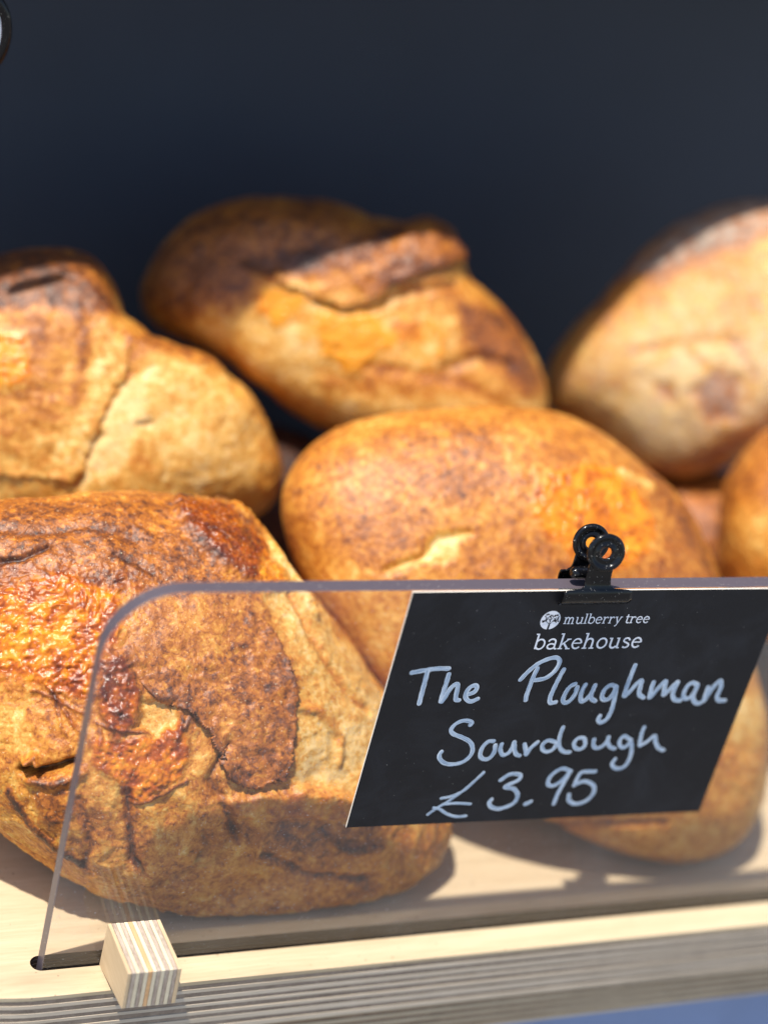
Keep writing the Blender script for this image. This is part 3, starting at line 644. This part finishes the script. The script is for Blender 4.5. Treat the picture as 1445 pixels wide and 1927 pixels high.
def make_loaf(key, n, seed, label, base_bake=0.42, name='sourdough_loaf', rough=1.0, press=None, floor=0.0, strands=(), wrinkle=0.0):
    d = LOAVES[key]
    c = np.array(d['center']); e1 = np.array(d['e1']); e3 = np.array(d['e3']); e2 = np.cross(e3, e1)
    ph = np.radians([a for a, r in d['outline']]); rr = np.array([r for a, r in d['outline']])
    o = np.argsort(ph); ph, rr = ph[o], rr[o]
    xs = np.linspace(-math.pi, math.pi, 721)[:-1]
    Rp = np.interp(xs, np.r_[ph-2*math.pi, ph, ph+2*math.pi], np.r_[rr, rr, rr])
    k = np.exp(-0.5*(np.arange(-12, 13)/4.0)**2); k /= k.sum()
    Rp = np.convolve(np.r_[Rp[-12:], Rp, Rp[:12]], k, 'valid')
    # square -> disc (concentric), disc -> sphere with most of the grid on the side that faces out of the shelf
    s = np.linspace(-1, 1, n); X, Y = np.meshgrid(s, s)
    big = np.abs(X) > np.abs(Y)
    rad = np.where(big, X, Y)
    with np.errstate(divide='ignore', invalid='ignore'):
        phi = np.where(big, math.pi/4*np.where(X == 0, 0, Y/X), math.pi/2 - math.pi/4*np.where(Y == 0, 0, X/Y))
    u, v = rad*np.cos(phi), rad*np.sin(phi)
    rho = np.clip(np.hypot(u, v), 0, 1); phi = np.arctan2(v, u)
    th = np.where(rho < 0.74, math.pi/2*rho/0.74, math.pi/2 + (math.pi/2-0.04)*(rho-0.74)/0.26)
    st, ct = np.sin(th), np.cos(th)
    p = d['p']; q = (np.abs(st)**p + np.abs(ct)**p)**(-1/p)
    R_ = np.interp(phi, np.r_[xs, math.pi], np.r_[Rp, Rp[0]])
    ks = np.exp(-0.5*(np.arange(-160, 161)/75.0)**2); ks /= ks.sum()
    Rs = np.convolve(np.r_[Rp[-160:], Rp, Rp[:160]], ks, 'valid')
    Rs = np.interp(phi, np.r_[xs, math.pi], np.r_[Rs, Rs[0]])
    R_ = Rs + (R_-Rs)*np.clip(q*st, 0, 1)**2.5                                   # notches of the outline die out towards the middle of the face
    a = R_*q*st*np.cos(phi); b = R_*q*st*np.sin(phi)
    z = np.where(ct > 0, d['depth'][0], d['depth'][1])*q*ct
    zf = z/d['depth'][0]
    L = np.stack([a, b, z + d['shear']*a], -1)
    def normals(Lg):
        gx = np.gradient(Lg, axis=1); gy = np.gradient(Lg, axis=0)
        nn = np.cross(gx, gy); nn /= np.linalg.norm(nn, axis=-1, keepdims=True)+1e-9
        nn *= np.sign((nn*Lg).sum(-1, keepdims=True)+1e-9); return nn
    F = L.reshape(-1, 3).astype(np.float32); S = F + seed*211.0
    Nn = normals(L).reshape(-1, 3)
    front = sstep(-0.25, 0.05, zf.ravel())
    # big lumps
    low = fbm(S, 70, 2, seed)
    disp = rough*(3.2*low*sstep(0.0, 0.7, np.abs(ct.ravel())) + 1.0*fbm(S, 24, 3, seed+5))
    wa = 2.4*fbm(S, 13, 3, seed+9); wb = 2.4*fbm(S, 13, 3, seed+13)
    wa2 = 0.9*fbm(S, 4, 2, seed+19); wb2 = 0.9*fbm(S, 4, 2, seed+23)
    A, B = F[:, 0] + wa + wa2, F[:, 1] + wb + wb2
    A2, B2 = F[:, 0] + 0.35*wa + wa2*0.5, F[:, 1] + 0.35*wb + wb2*0.5
    bake_shade = base_bake + 0.20*fbm(S, 38, 4, seed+31, 0.6) + 0.12*fbm(S, 7, 3, seed+37) + 0.13*fbm(S, 2.4, 3, seed+39, 0.6)
    bake_shade = bake_shade + 0.07*sstep(-40, 60, F@np.array([e1[2], e2[2], e3[2]]))         # the top of a loaf browns most in the oven
    cheese = np.zeros(len(F)); char = np.zeros(len(F)); flour = np.zeros(len(F))
    feats = list(d['feats'])
    rs = random.Random(seed)
    for (pts, cnt) in strands:                                                    # shreds of baked-on cheese
        x0, x1 = min(q_[0] for q_ in pts), max(q_[0] for q_ in pts); y0, y1 = min(q_[1] for q_ in pts), max(q_[1] for q_ in pts)
        for _ in range(cnt):
            sx, sy = rs.uniform(x0, x1), rs.uniform(y0, y1); an = rs.uniform(0, math.pi); ln = rs.uniform(3, 9); cv = rs.uniform(-.9, .9)
            pl = [(sx + ln*(t_-.5)*math.cos(an+cv*t_), sy + ln*(t_-.5)*math.sin(an+cv*t_)) for t_ in (0, .33, .66, 1)]
            feats.append(('line', {'cheese': .35, 'bake_shade': rs.uniform(-.05, .22)}, rs.uniform(.35, .8), rs.uniform(.5, .8), pl))
    for kind, ch, h, w, pts in feats:
        if kind == 'poly':
            msk = sstep(-w, w, poly_sd(A, B, pts))
        else:
            msk = np.exp(-(line_d(A2, B2, pts)/w)**2*1.2)
        msk = msk*front
        disp = disp + h*msk
        bake_shade = bake_shade + ch.get('bake_shade', 0)*msk
        cheese = np.maximum(cheese, ch.get('cheese', 0)*msk); char = np.maximum(char, ch.get('char', 0)*msk*(0.75+0.5*wa2)); flour = np.maximum(flour, ch.get('flour', 0)*msk)
    # blisters, pores and wrinkles
    rid = 1-np.abs(fbm(S, 9, 3, seed+41))*2.2
    disp += rough*0.28*np.clip(rid, -1, 1)
    if wrinkle:
        S2 = S.copy(); S2[:, 1] *= 0.45; S2 += np.stack([wa, wb, wa], 1)*1.2
        wr = 1-np.abs(fbm(S2, 13, 3, seed+45, .42))*2.6
        low_mask = sstep(10, -35, F[:, 1])*front
        disp += wrinkle*np.clip(wr, -1, 1)*low_mask; bake_shade += 0.12*np.clip(-wr, -1, 1)*low_mask
    disp += rough*0.17*fbm(S, 3.0, 3, seed+51) + rough*0.07*fbm(S, 1.1, 2, seed+57)
    ci = np.where(cheese > 0.15)[0]
    if len(ci):
        w1, w2 = worley(S[ci] + 1.6*np.stack([wa2, wb2, wa2], 1)[ci], 2.1, seed)
        disp[ci] += cheese[ci]*(0.85*np.clip(0.75-w1*w1*1.6, -0.4, 1) + 0.45*fbm(S[ci], 1.6, 2, seed+61))
        bake_shade[ci] += 0.45*(w1-0.45)*cheese[ci]
    pi_ = np.where(perlin(S/5.5, seed+71) > 0.45)[0]
    disp[pi_] -= 0.25*rough
    # the plain body first: it sits on the shelf and may lean on the panel, so the contact is flattened softly
    def soft(x, lo, kk): return lo + kk*np.logaddexp(0, (x-lo)/kk)
    W = c + F@np.stack([e1, e2, e3])
    W[:, 2] = soft(W[:, 2], floor + 2.0, 2.5)
    if press is not None: W[:, 1] = soft(W[:, 1], press + 1.5, 5.0)
    Wn = normals((W - c).reshape(n, n, 3)).reshape(-1, 3)
    W = W + Wn*disp[:, None]                                                     # then the crust relief on top of it
    W[:, 2] = soft(W[:, 2], floor + 0.3, 0.5)
    if press is not None: W[:, 1] = soft(W[:, 1], press - 1.0, 0.5)
    base = np.array([c[0], c[1], floor])
    root = empty(name, base)
    idx = np.arange(n*n).reshape(n, n)
    faces = np.stack([idx[:-1, :-1], idx[:-1, 1:], idx[1:, 1:], idx[1:, :-1]], -1).reshape(-1, 4)
    # orientation: outward
    k0 = faces[len(faces)//2 + n//2]
    nrm = np.cross(W[k0[1]]-W[k0[0]], W[k0[2]]-W[k0[0]])
    if nrm@(W[k0[0]]-c) < 0: faces = faces[:, ::-1]
    att = dict(bake_shade=np.clip(bake_shade, 0, 1.2), cheese=np.clip(cheese, 0, 1), char=np.clip(char, 0, 1), flour=np.clip(flour, 0, 1))
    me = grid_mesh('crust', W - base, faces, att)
    obj('crust', me, None, root)
    for ch, lift, pts in d['flaps']:
        sd = poly_sd(F[:, 0] + 0.25*wa + 0.8*wa2, F[:, 1] + 0.25*wb + 0.8*wb2, pts)
        ins = (sd > 0) & (zf.ravel() > 0)
        fk = faces[ins[faces].all(1)]
        used = np.unique(fk); remap = np.full(len(W), -1); remap[used] = np.arange(len(used))
        Wn = normals((W - c).reshape(n, n, 3)).reshape(-1, 3)
        bb = F[used, 1]; lo_ = bb.min(); hi_ = bb.max(); fall = (hi_-bb)/(hi_-lo_)
        rt = (F[used, 0]-F[used, 0].min())/(F[used, 0].max()-F[used, 0].min())
        edge = np.exp(-sd[used]/2.2)
        fr_ = sstep(0.10, 0.75, 0.85*fall+0.40*rt-0.10)
        off = -0.9 + (lift+1.0)*fr_*(0.60+0.40*edge) + 0.6*fbm(S[used], 6, 2, seed+81) + 0.35*fbm(S[used], 2.5, 2, seed+82)
        V = W[used] + Wn[used]*off[:, None]
        fat = {k_: v_[used].copy() for k_, v_ in att.items()}
        fat['bake_shade'] = np.clip(bake_shade[used] + ch.get('bake_shade', 0.13) + 0.12*fall + 0.16*edge*fr_ + 0.16*fbm(S[used], 16, 4, seed+83, .65), 0, 1.1)
        fat['cheese'] = 0.25*sstep(0.2, 0.7, fbm(S[used], 14, 3, seed+87))
        fat['char'] = ch.get('char', 0.32)*sstep(.15, .8, fbm(S[used], 11, 4, seed+89, .6))*sstep(.3, .9, rt)
        mf = grid_mesh('crust_flap', V - base, remap[fk], fat)
        fo = obj('crust_flap', mf, None, root)
        md = fo.modifiers.new('s', 'SOLIDIFY'); md.thickness = 1.5*MM; md.offset = -1
        tag(fo, 'lifted brown plate of crust with a torn edge')
    return tag(root, label, 'loaf', 'sourdough loaves piled on the shelf')

cz = [f for f in LOAVES['front']['feats'] if f[0] == 'poly' and f[1].get('cheese', 0) >= .5]
make_loaf('front', 620, 2, 'large glossy cheese-crusted loaf at the front left behind the clear panel', 0.42, press=5.0, strands=[(cz[0][4], 34), (cz[1][4], 26)], wrinkle=0.7)
make_loaf('middle', 460, 3, 'smooth round orange-brown loaf right behind the black price card', 0.41, rough=0.5, press=7.0)
make_loaf('back', 300, 4, 'blurred loaf at the back middle with a split ear and its top in shade', 0.36, floor=46.0)
make_loaf('left', 300, 5, 'pale golden loaf at the left edge lying behind the front loaf', 0.29, floor=42.0)
make_loaf('right', 280, 6, 'pale floury loaf at the back right corner resting highest', 0.27, floor=88.0, rough=0.8)
make_loaf('far_right', 200, 7, 'small sliver of brown loaf cut off by the right picture edge', 0.46, floor=46.0)

make_loaf('under_left', 160, 8, 'loaf painted near black for the shade of the gap between the left and middle loaves', 1.0, floor=0.0)  # near-black crust colour stands in for the shade between the loaves
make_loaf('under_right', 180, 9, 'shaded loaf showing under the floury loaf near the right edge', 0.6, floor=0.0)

# ------------------------------------------------------------------ clear panel standing in the slot
PX0, PX1, PZ0, PZ1, PF, PB, PR = 0.9, 466.0, -14.6, 152.3, -2.8, 3.2, 24.0
panel_ol = [(PX0, PZ0), (PX1, PZ0), (PX1, PZ1)] + [(PX0+PR+PR*math.cos(a), PZ1-PR+PR*math.sin(a)) for a in [math.pi/2+math.pi/2*k/24 for k in range(25)]]
panel = empty('acrylic_guard', (200, 0, PZ0))
tag(panel, 'clear acrylic guard panel with rounded corner standing in the shelf slot', 'panel')
off = (200, 0, PZ0); nP = len(panel_ol)
me = mesh_pd('sheet', [(x, PF, z) for x, z in panel_ol] + [(x, PB, z) for x, z in panel_ol], [tuple(range(nP)), tuple(range(2*nP-1, nP-1, -1))], off)
bm = bmesh.new(); bm.from_mesh(me); bm.normal_update()
for f_ in bm.faces:
    if (f_.calc_center_median().y > 0.0002) != (f_.normal.y > 0): f_.normal_flip()
bm.to_mesh(me); bm.free()
obj('sheet', me, ACRYLIC, panel)
ev, ef = [], []
for y in (PF-0.01, PF+0.35, PB-0.35, PB+0.01):
    ins = 0.30 if y in (PF-0.01, PB+0.01) else 0.0
    for i, (x, z) in enumerate(panel_ol):
        tx, tz = panel_ol[(i+1) % nP][0]-panel_ol[i-1][0], panel_ol[(i+1) % nP][1]-panel_ol[i-1][1]
        l_ = math.hypot(tx, tz); ev.append((x - tz/l_*ins, y, z + tx/l_*ins))
for r in range(3):
    for i in range(nP):
        j = (i+1) % nP; ef.append((r*nP+i, r*nP+j, (r+1)*nP+j, (r+1)*nP+i))
eo = obj('edge', mesh_pd('edge', ev, ef, off), EDGE, panel)
tag(eo, 'frosted greyish lilac sawn edge')

# ------------------------------------------------------------------ plywood block
blk = empty('plywood_block', (30.1, -16, 0)); tag(blk, 'small striped plywood block wedged against the clear panel on the shelf edge', 'block')
prof = [(-3.0, 18.5), (-28.5, 20.6), (-29.0, 20.4), (-30.0, 6.0), (-29.6, 5.6), (-3.2, 0.03), (-2.95, 0.3)]
tw = 18.6/13
for k in range(13):
    mt_ = BLK_F if k in (0, 12) else (PLY_O if k == 5 else (BLK_D if k % 2 else BLK_L))
    ins = 0.10 if (k % 2 and k != 5) else 0.0
    pr = [(y + (ins if y < -20 else 0), z - (ins if z > 10 else 0)) for y, z in prof]
    o_ = obj('ply', prism('ply', pr, 20.8 + k*tw + 0.085, 20.8 + (k+1)*tw - 0.085, 'x', (30.1, -16, 0), 0.12 if k in (0, 12) else 0), mt_, blk)

# ------------------------------------------------------------------ price card
CF = -3.5
card = empty('price_card', (174, CF, 50)); tag(card, 'black price card with chalk handwriting clipped to the clear panel', 'price card')
coff = (174, CF, 50)
corners = [(100.0, 54.3), (246.7, 50.4), (247.0, 151.5), (100.7, 151.7)]
me = bpy.data.meshes.new('board')
bm = bmesh.new()
A = [bm.verts.new(((x-174)*MM, 0, (z-50)*MM)) for x, z in corners]; B_ = [bm.verts.new(((x-174)*MM, 0.62*MM, (z-50)*MM)) for x, z in corners]
bm.faces.new(A); bm.faces.new(B_[::-1])
for i in range(4): bm.faces.new((A[i], B_[i], B_[(i+1) % 4], A[(i+1) % 4])).material_index = 1
bmesh.ops.recalc_face_normals(bm, faces=bm.faces); bm.to_mesh(me); bm.free()
me.materials.append(CARD); me.materials.append(CORE)
obj('board', me, None, card)

def smooth_path(pts, step=0.35):
    out = []
    P = [Vector((*p, 0)) for p in pts]; P = [2*P[0]-P[1]] + P + [2*P[-1]-P[-2]]
    for i in range(1, len(P)-2):
        n_ = max(2, int((P[i+1]-P[i]).length/step))
        for k in range(n_):
            t_ = k/n_
            out.append(0.5*((2*P[i]) + (P[i+1]-P[i-1])*t_ + (2*P[i-1]-5*P[i]+4*P[i+1]-P[i+2])*t_**2 + (3*P[i]-P[i-1]-3*P[i+1]+P[i+2])*t_**3))
    out.append(P[-2]); return [(v.x, v.y) for v in out]
class Ribbon:
    """flat ink strokes lying just proud of the card"""
    def __init__(s): s.v, s.f, s.at = [], [], {'across': [], 'along': [], 'tip': [], 'sid': []}; s.n = 0
    def stroke(s, pts, width, lift, taper=True, cap=True, sid=0.0, wob=0.0):
        m_ = len(pts); s.n += 1; cum = 0
        rr_ = random.Random(int(sid*977)+m_)
        nA = 5; base = len(s.v)
        tans = []
        for i in range(m_):
            a, b = pts[max(0, i-1)], pts[min(m_-1, i+1)]; l_ = math.hypot(b[0]-a[0], b[1]-a[1]) or 1
            tans.append(((b[0]-a[0])/l_, (b[1]-a[1])/l_))
        rows = [(pts[i], tans[i], 1.0) for i in range(m_)]
        if cap:
            for e in (0, 1):
                p, t_ = (pts[0], tans[0]) if e == 0 else (pts[-1], tans[-1]); sg = -1 if e == 0 else 1
                ex = [((p[0]+sg*t_[0]*width*0.5*math.sin(q_), p[1]+sg*t_[1]*width*0.5*math.sin(q_)), t_, max(0.12, math.cos(q_))) for q_ in (0.6, 1.1, 1.45)]
                rows = ex[::-1] + rows if e == 0 else rows + ex
        R_ = len(rows)
        for i, (p, t_, sc) in enumerate(rows):
            if i: cum += math.hypot(p[0]-rows[i-1][0][0], p[1]-rows[i-1][0][1])
            wv = width*0.5*sc*(1 + wob*math.sin(cum*1.9+sid*5))
            end = max(0.0, 1 - (R_-1-i)*0.35/1.0) if taper else 0
            for k in range(nA):
                a = -1 + 2*k/(nA-1)
                s.v.append((p[0]-t_[1]*wv*a, CF - lift - 0.0006*i - 0.02*(1-a*a), p[1]+t_[0]*wv*a))
                s.at['across'].append(a); s.at['along'].append(cum); s.at['tip'].append(min(1, end*(0.7+0.5*(a > 0)))); s.at['sid'].append(sid)
        for i in range(R_-1):
            for k in range(nA-1):
                q_ = base+i*nA+k; s.f.append((q_, q_+1, q_+nA+1, q_+nA))
    def build(s, name, mt_, parent):
        me_ = mesh_pd(name, s.v, s.f, coff)
        for k_, v_ in s.at.items():
            a = me_.attributes.new(k_, 'FLOAT', 'POINT'); a.data.foreach_set('value', np.array(v_, np.float32))
        return obj(name, me_, mt_, parent, True)
sid = 0
for word, strokes in HANDWRITING.items():
    rb = Ribbon()
    for j, (w_, pts) in enumerate(strokes):
        sid += 1
        rb.stroke(smooth_path(pts), w_, 0.03 + 0.045*(j % 4), True, True, sid*1.37, 0.05)
    o_ = rb.build('handwriting', CHALK, card)
    tag(o_, {'The': 'chalk word The', 'Ploughman': 'chalk word Ploughman', 'Sourdough': 'chalk word Sourdough', 'price': 'chalk price £3.95'}[word])

# ---- printed name in light slab-serif letters (x height = 1)
def arc(cx, cy, rx, ry, a0, a1, n_=14):
    return [(cx+rx*math.cos(math.radians(a0+(a1-a0)*k/n_)), cy+ry*math.sin(math.radians(a0+(a1-a0)*k/n_))) for k in range(n_+1)]
T, H_ = 0.165, 0.11
def stem(x, y0, y1, foot=True, head=True):
    r_ = [([(x, y0), (x, y1)], T)]
    if foot: r_.append(([(x-0.20, y0+0.05), (x+0.20, y0+0.05)], H_))
    if head: r_.append(([(x-0.22, y1-0.05), (x+0.02, y1-0.05)], H_))
    return r_
GL = {
 'm': (1.56, stem(.24, 0, 1) + [([(.24, .62)]+arc(.49, .70, .22, .27, 170, 0)+[(.71, 0)], T), ([(.53, .05), (.89, .05)], H_), ([(.71, .62)]+arc(.97, .70, .22, .27, 170, 0)+[(1.19, 0)], T), ([(1.02, .05), (1.40, .05)], H_)]),
 'u': (1.14, [([(.04, .95), (.24, .95)], H_), ([(.24, 1)]+[(.24, .35)]+arc(.50, .32, .26, .29, 180, 340), T), ([(.86, 1), (.86, 0)], T), ([(.66, .95), (.86, .95)], H_), ([(.86, .05), (1.06, .05)], H_)]),
 'l': (0.50, stem(.25, 0, 1.5)),
 'b': (1.06, [([(.24, .05), (.24, 1.5)], T), ([(.02, 1.45), (.25, 1.45)], H_), (arc(.56, .5, .36, .46, 150, -150, 24), T*.9)]),
 'e': (0.98, [([(.14, .54), (.84, .54)], H_)] + [(arc(.49, .5, .36, .46, 5, 320, 26), T*.9)]),
 'r': (0.84, stem(.24, 0, 1) + [([(.24, .55)]+arc(.56, .62, .30, .33, 165, 60), T*.9), ([(.70, .86), (.72, .80)], T*1.2)]),
 'y': (1.02, [([(.18, 1), (.50, .08)], T), ([(.84, 1), (.42, -.25), (.30, -.40), (.16, -.38)], T*.8), ([(.02, .95), (.36, .95)], H_), ([(.66, .95), (1.0, .95)], H_)]),
 't': (0.66, [([(.28, 1.32), (.28, .26)]+arc(.48, .24, .20, .20, 180, 320), T), ([(.04, .95), (.58, .95)], H_)]),
 'a': (1.02, [(arc(.46, .68, .30, .28, 165, 0)+[(.76, .2)]+arc(.90, .14, .14, .10, 180, 300), T*.9), (arc(.46, .28, .30, .24, 40, 330, 24), T*.85), ([(.18, .74), (.20, .78)], T)]),
 'k': (1.08, stem(.24, 0, 1.5) + [([(.26, .40), (.80, .94)], T*.75), ([(.44, .58), (.86, .04)], T), ([(.62, .95), (.98, .95)], H_), ([(.68, .05), (1.06, .05)], H_)]),
 'h': (1.14, stem(.24, 0, 1.5) + [([(.24, .60)]+arc(.54, .66, .28, .31, 165, 0)+[(.82, 0)], T), ([(.62, .05), (1.04, .05)], H_)]),
 'o': (1.04, [(arc(.52, .5, .38, .46, 0, 360, 32), T*.95)]),
 's': (0.86, [([(.70, .72)]+arc(.43, .73, .25, .22, 30, 200)+[(.34, .56), (.52, .46)]+arc(.44, .26, .27, .22, 60, -150), T*.85)]),
 ' ': (0.42, []),
}
def print_line(text, x0, x1, z0, z1, xh):
    total = sum(GL[c_][0] for c_ in text); sx = (x1-x0)/total
    rb = Ribbon(); px = x0
    for c_ in text:
        for i, (pts, w_) in enumerate(GL[c_][1]):
            q_ = [(px + x*sx, z0 + (z1-z0)*(px-x0)/(x1-x0) + y*xh) for x, y in pts]
            rb.stroke(q_, w_*xh, 0.015 + 0.025*i, False, False, i)
        px += GL[c_][0]*sx
    return rb
tag(print_line('mulberry tree', 160.2, 194.5, 138.15, 137.9, 2.75).build('lettering', PRINT, card), 'printed words mulberry tree')
tag(print_line('bakehouse', 151.3, 194.6, 127.8, 127.5, 4.35).build('lettering', PRINT, card), 'printed word bakehouse')
# round tree emblem
LX, LZ, LR = 154.95, 139.8, 3.75
def flat(name, polys, mt_, lift):
    V, F_ = [], []
    for pl in polys:
        F_.append(tuple(range(len(V), len(V)+len(pl)))); V += [(x, CF-lift, z) for x, z in pl]
    return obj(name, mesh_pd(name, V, F_, coff), mt_, card)
em = flat('emblem', [[(LX+LR*math.cos(2*math.pi*k/48), LZ+LR*math.sin(2*math.pi*k/48)) for k in range(48)]], PRINT, 0.02)
tag(em, 'round white emblem with a dark tree')
tree = Ribbon()
def tw_(pts, w_): tree.stroke([(LX+x*LR, LZ+y*LR) for x, y in pts], w_*LR, 0.05 + 0.004*tree.n, False, False)
tw_([(0.0, -1.02), (0.0, -.75), (.02, -.5)], .20); tw_([(.02, -.55), (0, -.25), (-.02, .1), (0, .35)], .09)
tw_([(.02, -.5), (.2, -.2), (.42, .05), (.55, .3)], .06); tw_([(.02, -.5), (-.2, -.25), (-.42, -.1), (-.62, -.05)], .06)
tw_([(0, -.15), (-.18, .12), (-.35, .35)], .05); tw_([(0, .0), (.16, .25), (.2, .5)], .05); tw_([(.25, -.15), (.5, -.1), (.68, 0)], .05)
tree.build('emblem_tree', PRINT_DARK, em).location = (0, 0, 0)
leaf_p = []
rl = random.Random(5)
for k in range(34):
    a_ = math.radians(rl.uniform(-25, 205)); r_ = LR*rl.uniform(.36, .82); cx_, cz_ = LX+r_*math.cos(a_), LZ+r_*math.sin(a_)*.92+.25
    an, l_, w_ = a_+rl.uniform(-.7, .7), LR*.115, LR*.055
    ux, uz = math.cos(an), math.sin(an)
    leaf_p.append([(cx_+ux*l_*p_-uz*w_*q_, cz_+uz*l_*p_+ux*w_*q_) for p_, q_ in ((-1, 0), (-.4, 1), (.4, 1), (1, 0), (.4, -1), (-.4, -1))])
V, F_ = [], []
for i, pl in enumerate(leaf_p):
    F_.append(tuple(range(len(V), len(V)+len(pl)))); V += [(x, CF-0.10-0.002*i, z) for x, z in pl]
obj('emblem_leaves', mesh_pd('emblem_leaves', V, F_, coff), PRINT_DARK, em)

# ------------------------------------------------------------------ bulldog clip
CXC = 168.0
clip = empty('bulldog_clip', (CXC, 0, 147)); tag(clip, 'glossy black bulldog clip with round eyelet handles gripping card and panel', 'clip')
koff = (CXC, 0, 147)
def leaf(rows, nx=20):
    V, F_ = [], []
    P = smooth_rows(rows)
    for z, y, hw, xc in P:
        for i in range(nx+1):
            a = -1+2*i/nx
            V.append((xc+hw*a, y, z))
    for j in range(len(P)-1):
        for i in range(nx):
            q_ = j*(nx+1)+i; F_.append((q_, q_+1, q_+nx+2, q_+nx+1))
    return V, F_
def smooth_rows(rows, sub=4):
    R_ = [np.array(r, float) for r in rows]; R_ = [2*R_[0]-R_[1]]+R_+[2*R_[-1]-R_[-2]]; out = []
    for i in range(1, len(R_)-2):
        for k in range(sub):
            t_ = k/sub
            out.append(0.5*(2*R_[i]+(R_[i+1]-R_[i-1])*t_+(2*R_[i-1]-5*R_[i]+4*R_[i+1]-R_[i+2])*t_**2+(3*R_[i]-R_[i-1]-3*R_[i+1]+R_[i+2])*t_**3))
    out.append(R_[-2]); return out
def lathe(profile, center, axis, n_=40):
    ax = Vector(axis).normalized(); u_ = ax.orthogonal().normalized(); w_ = ax.cross(u_)
    V, F_ = [], []; m_ = len(profile)
    for k in range(n_):
        a = 2*math.pi*k/n_; d_ = u_*math.cos(a)+w_*math.sin(a)
        for r_, h_ in profile: V.append(tuple(Vector(center)+d_*r_+ax*h_))
    for k in range(n_):
        for j in range(m_):
            F_.append((k*m_+j, ((k+1) % n_)*m_+j, ((k+1) % n_)*m_+(j+1) % m_, k*m_+(j+1) % m_))
    return V, F_
ring_prof = [(1.95, .35), (2.3, .75), (2.9, .85), (3.3, .5), (4.2, .35), (4.8, .6)] + [(5.55+1.12*math.cos(a), .15+1.05*math.sin(a)) for a in [math.radians(120-30*k) for k in range(10)]] + [(4.4, -.45), (3.3, -.45), (2.4, -.45), (2.0, -.1)]
for side, yc, zr, xr, rax in ((-1, CF, RF[2], RF[0], (-0.18, -0.93, 0.25)), (1, PB, RB_[2], RB_[0], (-0.15, -0.93, 0.30))):
    yr = RF[1] if side < 0 else RB_[1]
    rows = [(146.6, yc+side*.35, 12.9, CXC+.4), (147.6, yc+side*1.7, 13.2, CXC+.3), (149.6, yc+side*3.2, 13.4, CXC+.2), (151.8, yc+side*3.4, 13.2, CXC), (153.0, yc+side*3.1, 13.0, CXC), (153.6, yc+side*2.8, 11.8, CXC), (153.9, yc+side*2.6, 7.8, CXC-.3), (154.3, yc+side*2.4, 5.8, CXC-.5), (155.3, yc+side*2.0, 5.0, CXC-.6), (157.5, yc+side*1.5, 4.8, CXC-.8), (160, (yc+side*1.4+yr)/2, 4.7, (CXC+xr)/2-.4), (zr-4.8, yr, 4.6, xr), (zr-3.2, yr, 3.6, xr)]
    if side > 0: rows = [(r_[0], r_[1], min(r_[2], 10.5)-.5, r_[3]+1.5) if i_ < 7 else r_ for i_, r_ in enumerate(rows)]
    V, F_ = leaf(rows)
    o_ = obj('jaw', mesh_pd('jaw', V, F_, koff), BLACK, clip, True)
    md = o_.modifiers.new('s', 'SOLIDIFY'); md.thickness = 0.7*MM; md.offset = 0
    V, F_ = lathe(ring_prof, (xr, yr, zr), rax)
    obj('handle', mesh_pd('handle', V, F_, koff), BLACK, clip, True)
V, F_ = lathe([(0.01, -7.4), (1.3, -7.2), (1.9, -6.4), (2.1, -5), (2.1, 5), (1.9, 6.4), (1.3, 7.2), (0.01, 7.4)], (CXC-1.2, -0.1, 156.6), (1, 0, 0), 24)
obj('hinge_spring', mesh_pd('hinge_spring', V, F_, koff), BLACK, clip, True)

# ------------------------------------------------------------------ oval tag hanging from the upper shelf (top left corner)
tg = empty('hanging_tag', TAG); tag(tg, 'white oval tag with speckled black rim at the top left corner', 'tag')
def oval(rx, rz, y, n_=40): return [(TAG[0]+rx*math.cos(2*math.pi*k/n_), y, TAG[2]+rz*math.sin(2*math.pi*k/n_)) for k in range(n_)]
def torus_oval(rx, rz, tube, n_=48, m_=10):
    V, F_ = [], []
    for k in range(n_):
        a = 2*math.pi*k/n_
        for j in range(m_):
            b_ = 2*math.pi*j/m_; V.append((TAG[0]+(rx+tube*math.cos(b_))*math.cos(a), TAG[1]+tube*.8*math.sin(b_), TAG[2]+(rz+tube*math.cos(b_))*math.sin(a)))
    for k in range(n_):
        for j in range(m_): F_.append((k*m_+j, ((k+1) % n_)*m_+j, ((k+1) % n_)*m_+(j+1) % m_, k*m_+(j+1) % m_))
    return V, F_
V, F_ = torus_oval(9.0, 14.0, 2.2); obj('rim', mesh_pd('rim', V, F_, TAG), BLACK, tg, True)
V = oval(8.6, 13.6, TAG[1]-.8)+oval(8.6, 13.6, TAG[1]+.8)
obj('face', mesh_pd('face', V, [tuple(range(40)), tuple(range(79, 39, -1))]+[(k, (k+1) % 40, 40+(k+1) % 40, 40+k) for k in range(40)], TAG), PRINT, tg)
cl = 348.0-TAG[2]-14
obj('cord', mesh_pd('cord', [(TAG[0]+.6*math.cos(a), TAG[1]+.6*math.sin(a), TAG[2]+15+h_*(cl+.9)) for h_ in (0, 1) for a in (0, 1.05, 2.1, 3.14, 4.19, 5.24)], [(k, (k+1) % 6, 6+(k+1) % 6, 6+k) for k in range(6)], TAG), BLACK, tg)
